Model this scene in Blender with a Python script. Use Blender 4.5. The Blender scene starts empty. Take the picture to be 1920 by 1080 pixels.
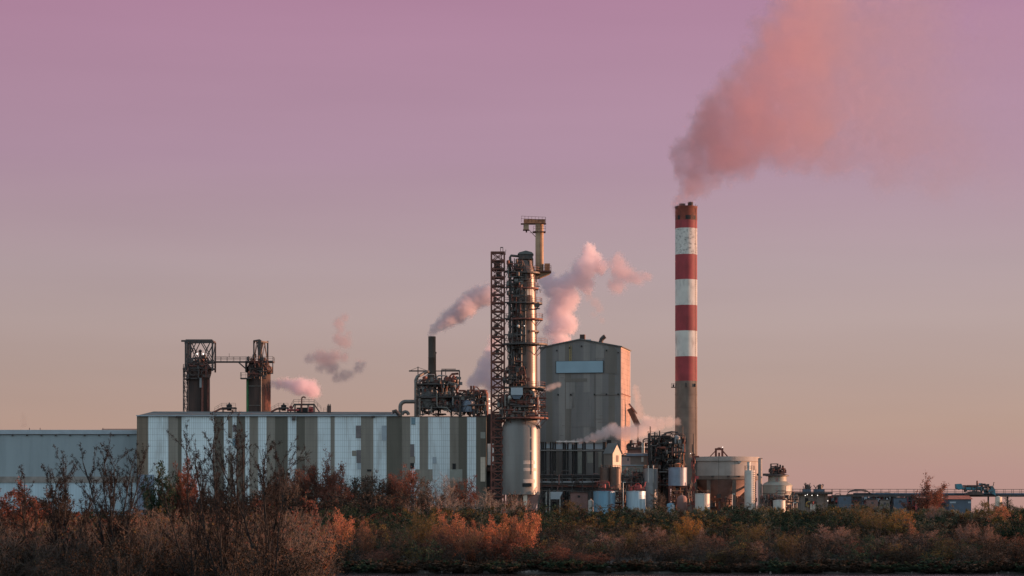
import bpy, math, random
import numpy as np
from mathutils import Vector, noise as mnoise

C = bpy.context.scene.collection
SC = bpy.context.scene
PI = math.pi
# ------------------------------------------------------------------ camera
CAMZ, F, HY = 9.0, 4800.0, 985.0          # eye height over the water, focal length and horizon row in photo pixels
cam = bpy.data.cameras.new('camera'); cam_o = bpy.data.objects.new('camera', cam); C.objects.link(cam_o)
cam_o.location = (0, 0, CAMZ); cam_o.rotation_euler = (math.radians(90), 0, 0)
cam.lens = 90; cam.sensor_width = 36; cam.shift_y = (HY - 540) / 1920
cam.clip_start = 1; cam.clip_end = 20000
SC.camera = cam_o
# ------------------------------------------------------------------ sky, sun, exposure
SUN_EL, SUN_AZ = math.radians(5.5), math.radians(6.0)     # low sun from the right, a little beyond the plant
world = bpy.data.worlds.new('World'); SC.world = world; world.use_nodes = True
nt = world.node_tree; N = nt.nodes; L = nt.links; N.clear()
def lin(c): return tuple(((x/255+.055)/1.055)**2.4 if x > 10 else x/255/12.92 for x in c)
out = N.new('ShaderNodeOutputWorld'); bg = N.new('ShaderNodeBackground'); bg.inputs[1].default_value = 0.05
L.new(bg.outputs[0], out.inputs[0])
tc = N.new('ShaderNodeTexCoord'); sep = N.new('ShaderNodeSeparateXYZ'); L.new(tc.outputs['Generated'], sep.inputs[0])
mz = N.new('ShaderNodeMapRange'); L.new(sep.outputs[2], mz.inputs[0]); mz.inputs[1].default_value = 0.0; mz.inputs[2].default_value = 0.4
cr = N.new('ShaderNodeValToRGB'); L.new(mz.outputs[0], cr.inputs[0])
stops = [(0.0, (180, 140, 132)), (0.02, (180, 144, 136)), (0.0385, (183, 154, 140)), (0.06, (179, 156, 148)), (0.08, (180, 160, 157)), (0.10, (178, 158, 161)),
         (0.142, (175, 144, 162)), (0.205, (176, 132, 158)), (0.30, (150, 134, 156)), (0.4, (122, 134, 150))]
while len(cr.color_ramp.elements) < len(stops): cr.color_ramp.elements.new(1)
for e, (p, c) in zip(cr.color_ramp.elements, stops): e.position = p/0.4; e.color = lin(c)+(1,)
sky = N.new('ShaderNodeTexSky'); sky.sky_type = 'NISHITA'; sky.sun_disc = False
sky.sun_elevation = SUN_EL; sky.sun_rotation = PI/2 - SUN_AZ
# the side of the sky away from the sunset (behind the viewer) is the cool daylight sky
cool = N.new('ShaderNodeMix'); cool.data_type = 'RGBA'; cool.blend_type = 'ADD'; cool.inputs[0].default_value = 1
L.new(sky.outputs[0], cool.inputs[6]); cool.inputs[7].default_value = (5.3, 6.3, 7.2, 1)
sc10 = N.new('ShaderNodeVectorMath'); sc10.operation = 'SCALE'; L.new(cr.outputs[0], sc10.inputs[0])
xg = N.new('ShaderNodeMath'); xg.operation = 'MULTIPLY_ADD'; L.new(sep.outputs[0], xg.inputs[0]); xg.inputs[1].default_value = 2.2; xg.inputs[2].default_value = 10; smp = N.new('ShaderNodeMapping'); smp.inputs['Scale'].default_value = (5, 5, 42); L.new(tc.outputs['Generated'], smp.inputs[0])
sn = N.new('ShaderNodeTexNoise'); sn.inputs['Scale'].default_value = 1.0; sn.inputs['Detail'].default_value = 4; L.new(smp.outputs[0], sn.inputs['Vector'])
sm = N.new('ShaderNodeMath'); sm.operation = 'MULTIPLY_ADD'; L.new(sn.outputs[0], sm.inputs[0]); sm.inputs[1].default_value = 1.3; sm.inputs[2].default_value = -.65
sa = N.new('ShaderNodeMath'); sa.operation = 'ADD'; L.new(xg.outputs[0], sa.inputs[0]); L.new(sm.outputs[0], sa.inputs[1]); L.new(sa.outputs[0], sc10.inputs['Scale'])   # a little lighter towards the sunset
my = N.new('ShaderNodeMapRange'); my.interpolation_type = 'SMOOTHSTEP'; L.new(sep.outputs[1], my.inputs[0])
my.inputs[1].default_value = 0.75; my.inputs[2].default_value = -0.4
mx = N.new('ShaderNodeMix'); mx.data_type = 'RGBA'; L.new(my.outputs[0], mx.inputs[0]); L.new(sc10.outputs[0], mx.inputs[6]); L.new(cool.outputs[2], mx.inputs[7])
L.new(mx.outputs[2], bg.inputs[0])
sun = bpy.data.lights.new('sun', 'SUN'); sun.energy = 5.0; sun.angle = math.radians(0.5); sun.color = (1.0, 0.47, 0.27)
sun_o = bpy.data.objects.new('sun', sun); C.objects.link(sun_o); sun_o.location = (300, 400, 300)
sdir = Vector((math.cos(SUN_AZ)*math.cos(SUN_EL), math.sin(SUN_AZ)*math.cos(SUN_EL), math.sin(SUN_EL)))
sun_o.rotation_euler = sdir.to_track_quat('Z', 'Y').to_euler()
SC.view_settings.view_transform = 'Standard'; SC.view_settings.look = 'None'; SC.view_settings.exposure = 1.0; SC.view_settings.gamma = 1
SC.render.engine = 'CYCLES'
SC.cycles.max_bounces = 6; SC.cycles.diffuse_bounces = 2; SC.cycles.glossy_bounces = 2; SC.cycles.transmission_bounces = 2
SC.cycles.volume_bounces = 6; SC.cycles.transparent_max_bounces = 16; SC.cycles.volume_max_steps = 256
SC.cycles.sample_clamp_indirect = 4

# ------------------------------------------------------------------ materials
def ramp_mul(nt, src, lo, hi):
    m = nt.nodes.new('ShaderNodeMapRange'); nt.links.new(src, m.inputs[0])
    m.inputs[1].default_value = 0.3; m.inputs[2].default_value = 0.7; m.inputs[3].default_value = lo; m.inputs[4].default_value = hi
    return m.outputs[0]
def mat(name, col, rough=.7, metal=0, var=.25, scale=.6, stretch=(1, 1, 1), bump=0, dirt=None, dirt_amt=.5, dirt_scale=.35, dirt_stretch=(1, 1, .15), seams=None, diffr=0.0):
    m = bpy.data.materials.new(name); m.use_nodes = True; nt = m.node_tree; N = nt.nodes; L = nt.links
    b = N['Principled BSDF']; b.inputs['Roughness'].default_value = rough; b.inputs['Metallic'].default_value = metal
    if diffr: b.inputs['Diffuse Roughness'].default_value = diffr
    tc = N.new('ShaderNodeTexCoord')
    mp = N.new('ShaderNodeMapping'); mp.inputs['Scale'].default_value = stretch; L.new(tc.outputs['Object'], mp.inputs[0])
    n1 = N.new('ShaderNodeTexNoise'); n1.inputs['Scale'].default_value = scale; n1.inputs['Detail'].default_value = 5; L.new(mp.outputs[0], n1.inputs['Vector'])
    f = ramp_mul(nt, n1.outputs[0], 1-var, 1+var)
    c = N.new('ShaderNodeVectorMath'); c.operation = 'SCALE'; c.inputs[0].default_value = col[:3]; L.new(f, c.inputs['Scale'])
    cur = c.outputs[0]
    if dirt:
        mp2 = N.new('ShaderNodeMapping'); mp2.inputs['Scale'].default_value = dirt_stretch; L.new(tc.outputs['Object'], mp2.inputs[0])
        n2 = N.new('ShaderNodeTexNoise'); n2.inputs['Scale'].default_value = dirt_scale; n2.inputs['Detail'].default_value = 8; n2.inputs['Roughness'].default_value = .65
        L.new(mp2.outputs[0], n2.inputs['Vector'])
        mr = N.new('ShaderNodeMapRange'); L.new(n2.outputs[0], mr.inputs[0]); mr.inputs[1].default_value = .5; mr.inputs[2].default_value = .68; mr.inputs[4].default_value = dirt_amt
        mm = N.new('ShaderNodeMix'); mm.data_type = 'RGBA'; L.new(mr.outputs[0], mm.inputs[0]); L.new(cur, mm.inputs[6]); mm.inputs[7].default_value = tuple(dirt[:3])+(1,)
        cur = mm.outputs[2]
    if seams:                                   # (dx, dz, line width, strength): joints between cladding sheets
        dx, dz, w, st = seams
        sp = N.new('ShaderNodeSeparateXYZ'); L.new(tc.outputs['Object'], sp.inputs[0]); outs = []
        for ax, d in ((0, dx), (2, dz)):
            if not d: continue
            k = N.new('ShaderNodeMath'); k.operation = 'MULTIPLY'; L.new(sp.outputs[ax], k.inputs[0]); k.inputs[1].default_value = 1/d
            fr = N.new('ShaderNodeMath'); fr.operation = 'FRACT'; L.new(k.outputs[0], fr.inputs[0])
            lt = N.new('ShaderNodeMath'); lt.operation = 'LESS_THAN'; L.new(fr.outputs[0], lt.inputs[0]); lt.inputs[1].default_value = w/d; outs.append(lt.outputs[0])
        o = outs[0]
        if len(outs) == 2:
            mxx = N.new('ShaderNodeMath'); mxx.operation = 'MAXIMUM'; L.new(outs[0], mxx.inputs[0]); L.new(outs[1], mxx.inputs[1]); o = mxx.outputs[0]
        mf = N.new('ShaderNodeMath'); mf.operation = 'MULTIPLY'; L.new(o, mf.inputs[0]); mf.inputs[1].default_value = st
        mm = N.new('ShaderNodeMix'); mm.data_type = 'RGBA'; L.new(mf.outputs[0], mm.inputs[0]); L.new(cur, mm.inputs[6]); mm.inputs[7].default_value = (.03, .035, .04, 1)
        cur = mm.outputs[2]
    L.new(cur, b.inputs['Base Color'])
    if bump:
        bp = N.new('ShaderNodeBump'); bp.inputs['Strength'].default_value = bump; bp.inputs['Distance'].default_value = .2; L.new(n1.outputs[0], bp.inputs['Height']); L.new(bp.outputs[0], b.inputs['Normal'])
    return m
def leafmat(name, cols, trans=.25):
    m = bpy.data.materials.new(name); m.use_nodes = True; nt = m.node_tree; N = nt.nodes; L = nt.links; N.clear()
    o = N.new('ShaderNodeOutputMaterial'); g = N.new('ShaderNodeNewGeometry'); oi = N.new('ShaderNodeObjectInfo')
    cr = N.new('ShaderNodeValToRGB')
    while len(cr.color_ramp.elements) < len(cols): cr.color_ramp.elements.new(1)
    for i, (e, c) in enumerate(zip(cr.color_ramp.elements, cols)): e.position = i/(len(cols)-1); e.color = tuple(c)+(1,)
    tc = N.new('ShaderNodeTexCoord'); nz = N.new('ShaderNodeTexNoise'); nz.inputs['Scale'].default_value = .35
    ad = N.new('ShaderNodeVectorMath'); ad.operation = 'ADD'; L.new(g.outputs['Position'], ad.inputs[0]); L.new(nz.inputs['Vector'], ad.outputs[0]) if False else L.new(ad.outputs[0], nz.inputs['Vector'])
    a = N.new('ShaderNodeMath'); a.operation = 'MULTIPLY_ADD'; L.new(nz.outputs[0], a.inputs[0]); a.inputs[1].default_value = 1.7; a.inputs[2].default_value = -.85
    s = N.new('ShaderNodeMath'); s.operation = 'ADD'; L.new(a.outputs[0], s.inputs[0]); L.new(g.outputs['Random Per Island'], s.inputs[1]); s.use_clamp = True
    L.new(s.outputs[0], cr.inputs[0])
    hs = N.new('ShaderNodeHueSaturation'); L.new(cr.outputs[0], hs.inputs['Color'])
    mr = N.new('ShaderNodeMapRange'); L.new(oi.outputs['Random'], mr.inputs[0]); mr.inputs[3].default_value = .75; mr.inputs[4].default_value = 1.25; L.new(mr.outputs[0], hs.inputs['Value'])
    d = N.new('ShaderNodeBsdfDiffuse'); t = N.new('ShaderNodeBsdfTranslucent'); mx = N.new('ShaderNodeMixShader'); mx.inputs[0].default_value = trans
    L.new(hs.outputs[0], d.inputs[0]); L.new(hs.outputs[0], t.inputs[0]); L.new(d.outputs[0], mx.inputs[1]); L.new(t.outputs[0], mx.inputs[2]); L.new(mx.outputs[0], o.inputs[0])
    return m
def emit(name, col, st):
    m = bpy.data.materials.new(name); m.use_nodes = True; b = m.node_tree.nodes['Principled BSDF']
    b.inputs['Base Color'].default_value = (.8, .8, .8, 1); b.inputs['Emission Color'].default_value = tuple(col)+(1,); b.inputs['Emission Strength'].default_value = st; m.cycles.emission_sampling = 'NONE'
    return m

M = {}
SEAM = (.585, 1.6, .08, .42)
RUST = (.10, .045, .025)
M['light'] = mat('pale_blue_cladding', (.60, .69, .725), .55, var=.12, scale=.3, stretch=(1, 1, .1), dirt=(.27, .27, .26), dirt_amt=.65, seams=SEAM)
M['beige'] = mat('beige_cladding', (.215, .195, .165), .6, var=.15, scale=.5, stretch=(1, 1, .1), dirt=(.11, .085, .06), dirt_amt=.4, seams=(.39, 1.6, .07, .35))
M['olive'] = mat('olive_cladding', (.105, .095, .075), .6, var=.15, scale=.5, stretch=(1, 1, .1), dirt=(.05, .045, .035), dirt_amt=.4, seams=(.39, 1.6, .05, .25))
M['brownclad'] = mat('brown_cladding', (.17, .13, .095), .6, var=.2, scale=.5, stretch=(1, 1, .1), seams=SEAM)
M['blueclad'] = mat('slate_blue_cladding', (.225, .275, .30), .6, var=.08, scale=.2, stretch=(1, 1, .2), dirt=(.12, .15, .17), dirt_amt=.3, seams=(0, 2.2, .03, .12))
M['paleblue'] = mat('washed_blue_cladding', (.36, .46, .52), .6, var=.15, scale=.4, stretch=(1, 1, .1), seams=(.8, 0, .05, .3))
M['parapet'] = mat('pale_parapet', (.27, .32, .36), .6, var=.1)
M['ledge'] = mat('beige_ledge', (.21, .19, .175), .7, var=.2)
M['roofgrey'] = mat('weathered_grey_roof', (.105, .11, .11), 1.0, var=.25, scale=.3, dirt=(.07, .07, .07))
M['glass'] = mat('dark_window_glass', (.04, .04, .05), .25, var=.2)
M['bluewin'] = mat('blue_window', (.10, .18, .23), .3, var=.2)
M['purple'] = mat('dusty_panel', (.13, .115, .12), .6, var=.2)
M['black'] = mat('black_gap', (.012, .012, .013), .8)
M['dark'] = mat('dark_steel', (.035, .030, .030), .6, var=.4, scale=1.5, dirt=RUST, dirt_amt=.7, dirt_scale=1.2, dirt_stretch=(1, 1, 1))
M['rust'] = mat('rust_red_steel', (.13, .042, .030), .75, var=.4, scale=1.2, dirt=(.03, .018, .016), dirt_amt=.6, dirt_scale=.9, dirt_stretch=(1, 1, 1))
M['red'] = mat('faded_red_paint', (.30, .045, .045), .6, var=.25, scale=1)
M['pipe'] = mat('grey_pipe', (.115, .115, .11), .5, .2, var=.3, scale=1, dirt=RUST, dirt_amt=.5)
M['steel'] = mat('dull_steel', (.17, .18, .19), .45, .25, var=.2, scale=.7, dirt=(.10, .08, .07), dirt_amt=.5)
M['silo'] = mat('soot_brown_silo', (.030, .020, .018), .92, var=.25, scale=.4, stretch=(1, 1, .2), dirt=(.085, .045, .035), dirt_amt=.6, seams=(0, 3.4, .08, .3))
M['silorust'] = mat('rust_silo_head', (.055, .028, .023), .7, var=.4, scale=.8, dirt=(.2, .12, .1), dirt_amt=.35)
M['green'] = mat('green_pipe', (.02, .12, .035), .5, var=.2)
M['clad'] = mat('aluminium_jacket', (.080, .050, .041), .38, .15, var=.25, scale=.5, stretch=(1, 1, .5), dirt=(.075, .055, .05), dirt_amt=.55, dirt_scale=.5, dirt_stretch=(1, 1, .3), seams=(0, 1.35, .05, .3), diffr=1)
M['cladlow'] = mat('stained_vessel_steel', (.160, .155, .150), .40, .1, var=.2, scale=.35, stretch=(1, 1, .12), dirt=(.16, .125, .11), dirt_amt=.55, dirt_scale=.6, dirt_stretch=(1, 1, .25), seams=(0, 2.4, .05, .2), diffr=1)
M['ochre'] = mat('ochre_rusted_steel', (.30, .20, .125), .75, var=.25, scale=.6, dirt=(.14, .06, .03), dirt_amt=.6, dirt_scale=.7, seams=(.55, 1.1, .05, .35))
M['ochrerust'] = mat('orange_rust', (.30, .12, .06), .8, var=.35, scale=1)
M['boil1'] = mat('charcoal_cladding', (.140, .135, .132), .65, var=.18, scale=.25, stretch=(1, 1, .15), dirt=(.075, .078, .075), dirt_amt=.6, dirt_scale=.3, dirt_stretch=(1, 1, .12), seams=(1.3, 1.9, .05, .22))
M['boil2'] = mat('grey_cladding_lighter', (.185, .175, .165), .65, var=.15, scale=.25, stretch=(1, 1, .15), dirt=(.10, .10, .09), dirt_amt=.5, seams=(1.3, 1.9, .05, .2))
M['boil3'] = mat('dark_olive_cladding', (.125, .113, .10), .65, var=.15, scale=.25, stretch=(1, 1, .15), seams=(1.3, 1.9, .05, .2))
M['boilside'] = mat('cream_cladding', (.62, .47, .40), .7, var=.12, scale=.5, dirt=(.30, .18, .13), dirt_amt=.55, dirt_scale=.6, dirt_stretch=(1, 1, .08), seams=(0, 1.45, .1, .3))
M['signblue'] = mat('blank_blue_sign', (.22, .33, .40), .55, var=.06, scale=.3)
M['signgap'] = mat('sign_backing', (.05, .06, .065), .7)
M['conc'] = mat('weathered_concrete', (.20, .150, .122), .85, var=.22, scale=.35, dirt=(.085, .075, .07), dirt_amt=.6, dirt_scale=.3, dirt_stretch=(1, 1, .3), seams=(0, 2.4, .06, .25), diffr=1)
M['cred'] = mat('chimney_red_paint', (.32, .042, .052), .75, var=.16, scale=.5, dirt=(.15, .028, .032), dirt_amt=.65, dirt_scale=.4, diffr=1)
M['cwhite'] = mat('chimney_white_paint', (.62, .60, .56), .75, var=.08, scale=.5, dirt=(.24, .22, .21), dirt_amt=.55, dirt_scale=.45, dirt_stretch=(1, 1, .5), diffr=1)
M['cpeel'] = mat('peeling_white_paint', (.60, .58, .545), .75, var=.1, scale=.5, dirt=(.09, .085, .08), dirt_amt=.85, dirt_scale=1.1, dirt_stretch=(1, 1, 1.5), diffr=1)
M['csoot'] = mat('sooted_red_paint', (.22, .05, .03), .8, var=.35, scale=.5, dirt=(.03, .02, .018), dirt_amt=.85, dirt_scale=.3, dirt_stretch=(1, 1, 1), diffr=1)
M['concpale'] = mat('pale_concrete', (.33, .30, .275), .8, var=.12, scale=.4, dirt=(.24, .20, .18), dirt_amt=.5, diffr=.6)
M['white'] = mat('white_tank_paint', (.40, .40, .375), .5, var=.1, scale=.5, dirt=(.22, .19, .165), dirt_amt=.5)
M['digester'] = mat('cream_digester_paint', (.20, .205, .18), .6, var=.15, scale=.5, dirt=(.16, .14, .12), dirt_amt=.55)
M['bluetank'] = mat('blue_tank_paint', (.13, .26, .36), .5, .1, var=.15, scale=.6, stretch=(1, 1, .1), dirt=(.16, .14, .15), dirt_amt=.5)
M['palebluetank'] = mat('corrugated_pale_blue', (.30, .40, .47), .45, .2, var=.2, scale=1.2, stretch=(1, 1, .05), dirt=(.14, .16, .2), dirt_amt=.4, dirt_scale=1.4, dirt_stretch=(1, 1, .03))
M['slate'] = mat('slate_silo_paint', (.14, .18, .24), .5, .1, var=.15, dirt=(.25, .17, .13), dirt_amt=.4)
M['copper'] = mat('bronze_tank_steel', (.085, .050, .038), .55, .2, var=.3, scale=.7, dirt=(.06, .045, .04), dirt_amt=.6, seams=(0, 1.5, .06, .4))
M['brick'] = mat('dull_brick', (.17, .095, .085), .85, var=.2, scale=.8)
M['cream'] = mat('cream_render', (.50, .44, .36), .8, var=.12, scale=.6, seams=(.7, 1.0, .05, .3))
M['greenwall'] = mat('grey_green_wall', (.23, .24, .215), .8, var=.12)
M['brownwall'] = mat('umber_wall', (.15, .12, .105), .8, var=.15)
M['beigewall'] = mat('dim_beige_wall', (.19, .165, .145), .8, var=.15)
M['teal'] = mat('teal_machine_paint', (.028, .15, .20), .45, var=.2, dirt=(.05, .06, .06), dirt_amt=.5)
M['tile'] = mat('red_tile_roof', (.32, .10, .065), .8, var=.25, scale=1.5)
M['navy'] = mat('navy_panel', (.05, .075, .11), .5, var=.2)
M['pinkwall'] = mat('rosy_wall', (.30, .21, .19), .8, var=.15)
M['yellow'] = mat('dull_yellow_paint', (.42, .31, .08), .6, var=.2)
M['lamp'] = emit('lamp_glow', (1, .9, .8), 1.1)
M['flare'] = emit('work_light_glow', (1, .55, .35), 1.2)
M['bark'] = mat('dark_bark', (.030, .026, .024), .95, var=.3)
M['barkbrown'] = mat('brown_bark', (.075, .055, .045), .95, var=.3)
M['barkpale'] = mat('pale_bark', (.17, .145, .125), .95, var=.3)
M['soil'] = mat('bank_soil', (.028, .024, .02), .95, var=.4, scale=.4, bump=.4, dirt=(.05, .05, .03), dirt_amt=.6, dirt_stretch=(1, 1, 1))
M['rock'] = mat('grey_rock', (.14, .125, .115), .9, var=.35, scale=2, bump=.4)
M['l_orange'] = leafmat('orange_leaves', [(.29, .095, .06), (.40, .145, .085), (.42, .18, .10), (.30, .15, .06)])
M['l_rust'] = leafmat('russet_leaves', [(.11, .040, .032), (.19, .070, .05), (.22, .09, .065), (.13, .07, .05)])
M['l_brown'] = leafmat('brown_twigs_and_leaves', [(.040, .032, .028), (.070, .052, .043), (.092, .066, .050), (.06, .052, .040)], .1)
M['l_olive'] = leafmat('olive_leaves', [(.06, .055, .026), (.11, .09, .035), (.16, .105, .04), (.10, .065, .04)])
M['l_yellow'] = leafmat('yellow_leaves', [(.21, .11, .03), (.33, .17, .04), (.27, .12, .04), (.17, .09, .035)])
M['l_green'] = leafmat('dark_green_leaves', [(.016, .030, .022), (.028, .048, .032), (.042, .060, .036), (.03, .04, .03)], .1)
M['l_reed'] = leafmat('grey_green_reeds', [(.05, .06, .045), (.09, .095, .07), (.13, .12, .095), (.07, .07, .05)], .15)
M['l_shade'] = leafmat('shaded_twigs', [(.020, .016, .014), (.040, .028, .022), (.055, .036, .026), (.035, .030, .022)], .1)  # shade of the unlit undergrowth put into a near-black leaf colour
M['l_bare'] = leafmat('withered_leaf_buds', [(.012, .010, .010), (.025, .019, .017), (.03, .022, .018)], .1)
M['barkdark'] = mat('black_bark', (.014, .012, .012), .95, var=.3)
M['l_pink'] = leafmat('rosy_twigs', [(.12, .065, .055), (.22, .115, .09), (.27, .15, .12), (.16, .10, .08)])

# ------------------------------------------------------------------ mesh helpers
def origin(o):
    v = Vector((0, 0, 0))
    while o is not None: v += o.location; o = o.parent
    return v
SPLIT = {'frame','spout','post','pilaster','flange','hoop','air_slot','pale_patch','light_bracket','lightning_rod','downpipe_head','riser_pipe','wall_pipe','red_pipe',
         'drain_pipe','vent_pipe','flue','valve','pipe','pale_panel','hydraulic_ram','seam_pipe','railing','bracket','roof_rail','footing','strut','ladder','brace'}
class MB:
    def __init__(s, m=None): s.v = []; s.f = []; s.m = []; s.sm = []; s.pc = []; s.k = 0; s.lock = False; s.cur = m
    def step(s):
        if not s.lock: s.k += 1
    def use(s, m): s.cur = m; return s
    def face(s, idx, smooth=False): s.f.append(tuple(idx)); s.m.append(s.cur); s.sm.append(smooth); s.pc.append(s.k)
    def add(s, vs, fs, smooth=False):
        s.step(); b = len(s.v); s.v.extend([tuple(v) for v in vs])
        for f in fs: s.face([b+i for i in f], smooth)
        return s
    def box(s, x0, x1, y0, y1, z0, z1):
        s.add([(x0,y0,z0),(x1,y0,z0),(x1,y1,z0),(x0,y1,z0),(x0,y0,z1),(x1,y0,z1),(x1,y1,z1),(x0,y1,z1)],
              [(0,3,2,1),(4,5,6,7),(0,1,5,4),(1,2,6,5),(2,3,7,6),(3,0,4,7)]); return s
    def prism(s, poly, y0, y1):                # poly in (x, z), counter-clockwise seen from the camera
        n = len(poly)
        s.add([(x, y0, z) for x, z in poly]+[(x, y1, z) for x, z in poly],
              [tuple(range(n)), tuple(range(2*n-1, n-1, -1))]+[(i, i+n, (i+1) % n+n, (i+1) % n) for i in range(n)]); return s
    def bar(s, p, q, w=.12, h=None):
        h = h or w; p = Vector(p); q = Vector(q); d = q-p
        if d.length < 1e-5: return s
        d.normalize(); up = Vector((0, 0, 1)) if abs(d.z) < .95 else Vector((0, 1, 0))
        a = d.cross(up).normalized()*w/2; b = d.cross(a).normalized()*h/2
        s.add([p-a-b, p+a-b, p+a+b, p-a+b, q-a-b, q+a-b, q+a+b, q-a+b], [(0,1,2,3),(7,6,5,4),(0,4,5,1),(1,5,6,2),(2,6,7,3),(3,7,4,0)]); return s
    def tube(s, pts, r, n=8, r2=None):
        s.step(); pts = [Vector(p) for p in pts]; b0 = len(s.v); K = len(pts); ref = None
        for i, p in enumerate(pts):
            d = (pts[min(i+1, K-1)]-pts[max(i-1, 0)]).normalized()
            if ref is None: ref = Vector((0, 0, 1)) if abs(d.z) < .9 else Vector((0, 1, 0))
            a = d.cross(ref)
            if a.length < 1e-3: a = d.cross(Vector((1, 0, 0)))
            a.normalize(); b = a.cross(d).normalized(); ref = b
            rr = r if r2 is None else r+(r2-r)*i/(K-1)
            for k in range(n):
                t = 2*PI*k/n; s.v.append(tuple(p+(a*math.cos(t)+b*math.sin(t))*rr))
        for i in range(K-1):
            for k in range(n):
                k2 = (k+1) % n; s.face((b0+i*n+k, b0+i*n+k2, b0+(i+1)*n+k2, b0+(i+1)*n+k), n > 4)
        for base, order in ((b0, range(n)), (b0+(K-1)*n, range(n-1, -1, -1))):
            c = len(s.v); s.v.extend(s.v[base:base+n]); s.face([c+k for k in order])
        return s
    def lathe(s, cx, cy, prof, n=40, a0=0, a1=2*PI):      # prof: (radius, z) from bottom to top
        s.step(); full = abs(a1-a0-2*PI) < 1e-6; cols = n if full else n+1
        def ring(r, z):
            b = len(s.v)
            for k in range(cols): t = a0+(a1-a0)*k/n; s.v.append((cx+r*math.cos(t), cy+r*math.sin(t), z))
            return b
        prev = None                                    # last ring, shared with the next band only where the profile bends gently
        for i in range(len(prof)-1):
            (r0, z0), (r1, z1) = prof[i], prof[i+1]; ang = math.atan2(z1-z0, r1-r0)
            lo = prev[0] if prev and abs((ang-prev[1]+PI) % (2*PI)-PI) < .6 else ring(r0, z0)
            hi = ring(r1, z1); prev = (hi, ang)
            for k in range(n):
                k2 = (k+1) % cols; s.face((lo+k, lo+k2, hi+k2, hi+k), True)
        if full:
            if prof[0][0] > 1e-3: b = ring(*prof[0]); s.face([b+k for k in range(cols-1, -1, -1)])
            if prof[-1][0] > 1e-3: b = ring(*prof[-1]); s.face([b+k for k in range(cols)])
        return s
    def ball(s, c, r, n=8):
        return s.lathe(c[0], c[1], [(max(1e-4, r*math.cos(t)), c[2]+r*math.sin(t)) for t in [PI*(i/6-.5) for i in range(7)]], n)
    def rail(s, pts, h=1.1, r=.07, step=1.8):
        s.step(); s.lock = True
        for a, b in zip(pts[:-1], pts[1:]):
            a = Vector(a); b = Vector(b); n = max(1, round((b-a).length/step))
            for k in range(n+1):
                p = a.lerp(b, k/n); s.bar(p, p+Vector((0, 0, h)), r)
            for q in (h, h*.55): s.bar(a+Vector((0, 0, q)), b+Vector((0, 0, q)), r)
        s.lock = False; return s
    def lattice(s, x0, x1, y0, y1, zs, w=.22, brace='x', wb=.12, ydiag=True):
        s.step(); s.lock = True
        for x in (x0, x1):
            for y in (y0, y1): s.bar((x, y, zs[0]), (x, y, zs[-1]), w)
        for z in zs[1:]:
            for y in (y0, y1): s.bar((x0, y, z), (x1, y, z), w*.8)
            for x in (x0, x1): s.bar((x, y0, z), (x, y1, z), w*.8)
        for i in range(len(zs)-1):
            a, b = zs[i], zs[i+1]
            for y in (y0, y1):
                if brace == 'x': s.bar((x0, y, a), (x1, y, b), wb); s.bar((x1, y, a), (x0, y, b), wb)
                elif brace == 'z': s.bar((x0 if i % 2 else x1, y, a), (x1 if i % 2 else x0, y, b), wb)
                elif brace == 'k': s.bar((x0, y, a), ((x0+x1)/2, y, b), wb); s.bar((x1, y, a), ((x0+x1)/2, y, b), wb)
            if ydiag and brace:
                for x in (x0, x1): s.bar((x, y0, a), (x, y1, b), wb)
        s.lock = False; return s
    def build(s, name, parent=None, loc=None):
        if parent and name in SPLIT and len(set(s.pc)) > 1 and not (name == 'ladder'):
            first = None
            for k in sorted(set(s.pc)):
                fi = [i for i, p in enumerate(s.pc) if p == k]; used = sorted({v for i in fi for v in s.f[i]}); mp = {v: i for i, v in enumerate(used)}
                q = MB(); q.v = [s.v[v] for v in used]; q.f = [tuple(mp[v] for v in s.f[i]) for i in fi]; q.m = [s.m[i] for i in fi]; q.sm = [s.sm[i] for i in fi]; q.pc = [0]*len(fi)
                o = q.build(name, parent); first = first or o
            return first
        me = bpy.data.meshes.new(name); o0 = origin(parent) if parent else Vector(loc or (0, 0, 0))
        me.from_pydata([(x-o0.x, y-o0.y, z-o0.z) for x, y, z in s.v], [], s.f)
        ms = []
        for m in s.m:
            if m not in ms: ms.append(m)
        for m in ms: me.materials.append(m)
        me.polygons.foreach_set('material_index', [ms.index(m) for m in s.m]); me.polygons.foreach_set('use_smooth', s.sm); me.update()
        o = bpy.data.objects.new(name, me); C.objects.link(o)
        if parent: o.parent = parent
        else: o.location = o0
        return o
def clutter(mb, x0, x1, y0, y1, z0, z1, n, seed, mats, rr=(.08, .3)):
    g = random.Random(seed)
    for i in range(n):
        mb.use(M[g.choice(mats)]); x, y, z = g.uniform(x0, x1), g.uniform(y0, y1), g.uniform(z0, z1); k = g.random(); r = g.uniform(*rr)
        if k < .3: mb.tube([(x, y, z), (x, y, min(z1, z+g.uniform(1, 4)))], r, 7)
        elif k < .5: mb.tube([(x, y, z), (min(x1, x+g.uniform(1, 4)), y, z)], r, 7)
        elif k < .68: q = min(x1, x+g.uniform(.8, 3)); mb.tube([(x, y, z), (x, y, z+.8), (x+.4, y, z+1.2), (q, y, z+1.2), (q+.1, y, z+.3)], r*.8, 6)
        elif k < .82: mb.box(x, x+g.uniform(.4, 1.3), y, y+.6, z, z+g.uniform(.4, 1.2))
        elif k < .92: mb.lathe(x, y, [(.1, z), (r*2.2, z+.2), (r*2.2, z+1.1), (.1, z+1.35)], 10)
        else: q = g.uniform(1, 2.5); mb.rail([(x, y, z), (min(x1, x+q), y, z)], 1, .06, 1)
    return mb
def tag(o, label=None, cat=None, group=None, kind=None):
    for k, v in (('label', label), ('category', cat), ('group', group), ('kind', kind)):
        if v: o[k] = v
    return o
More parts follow.
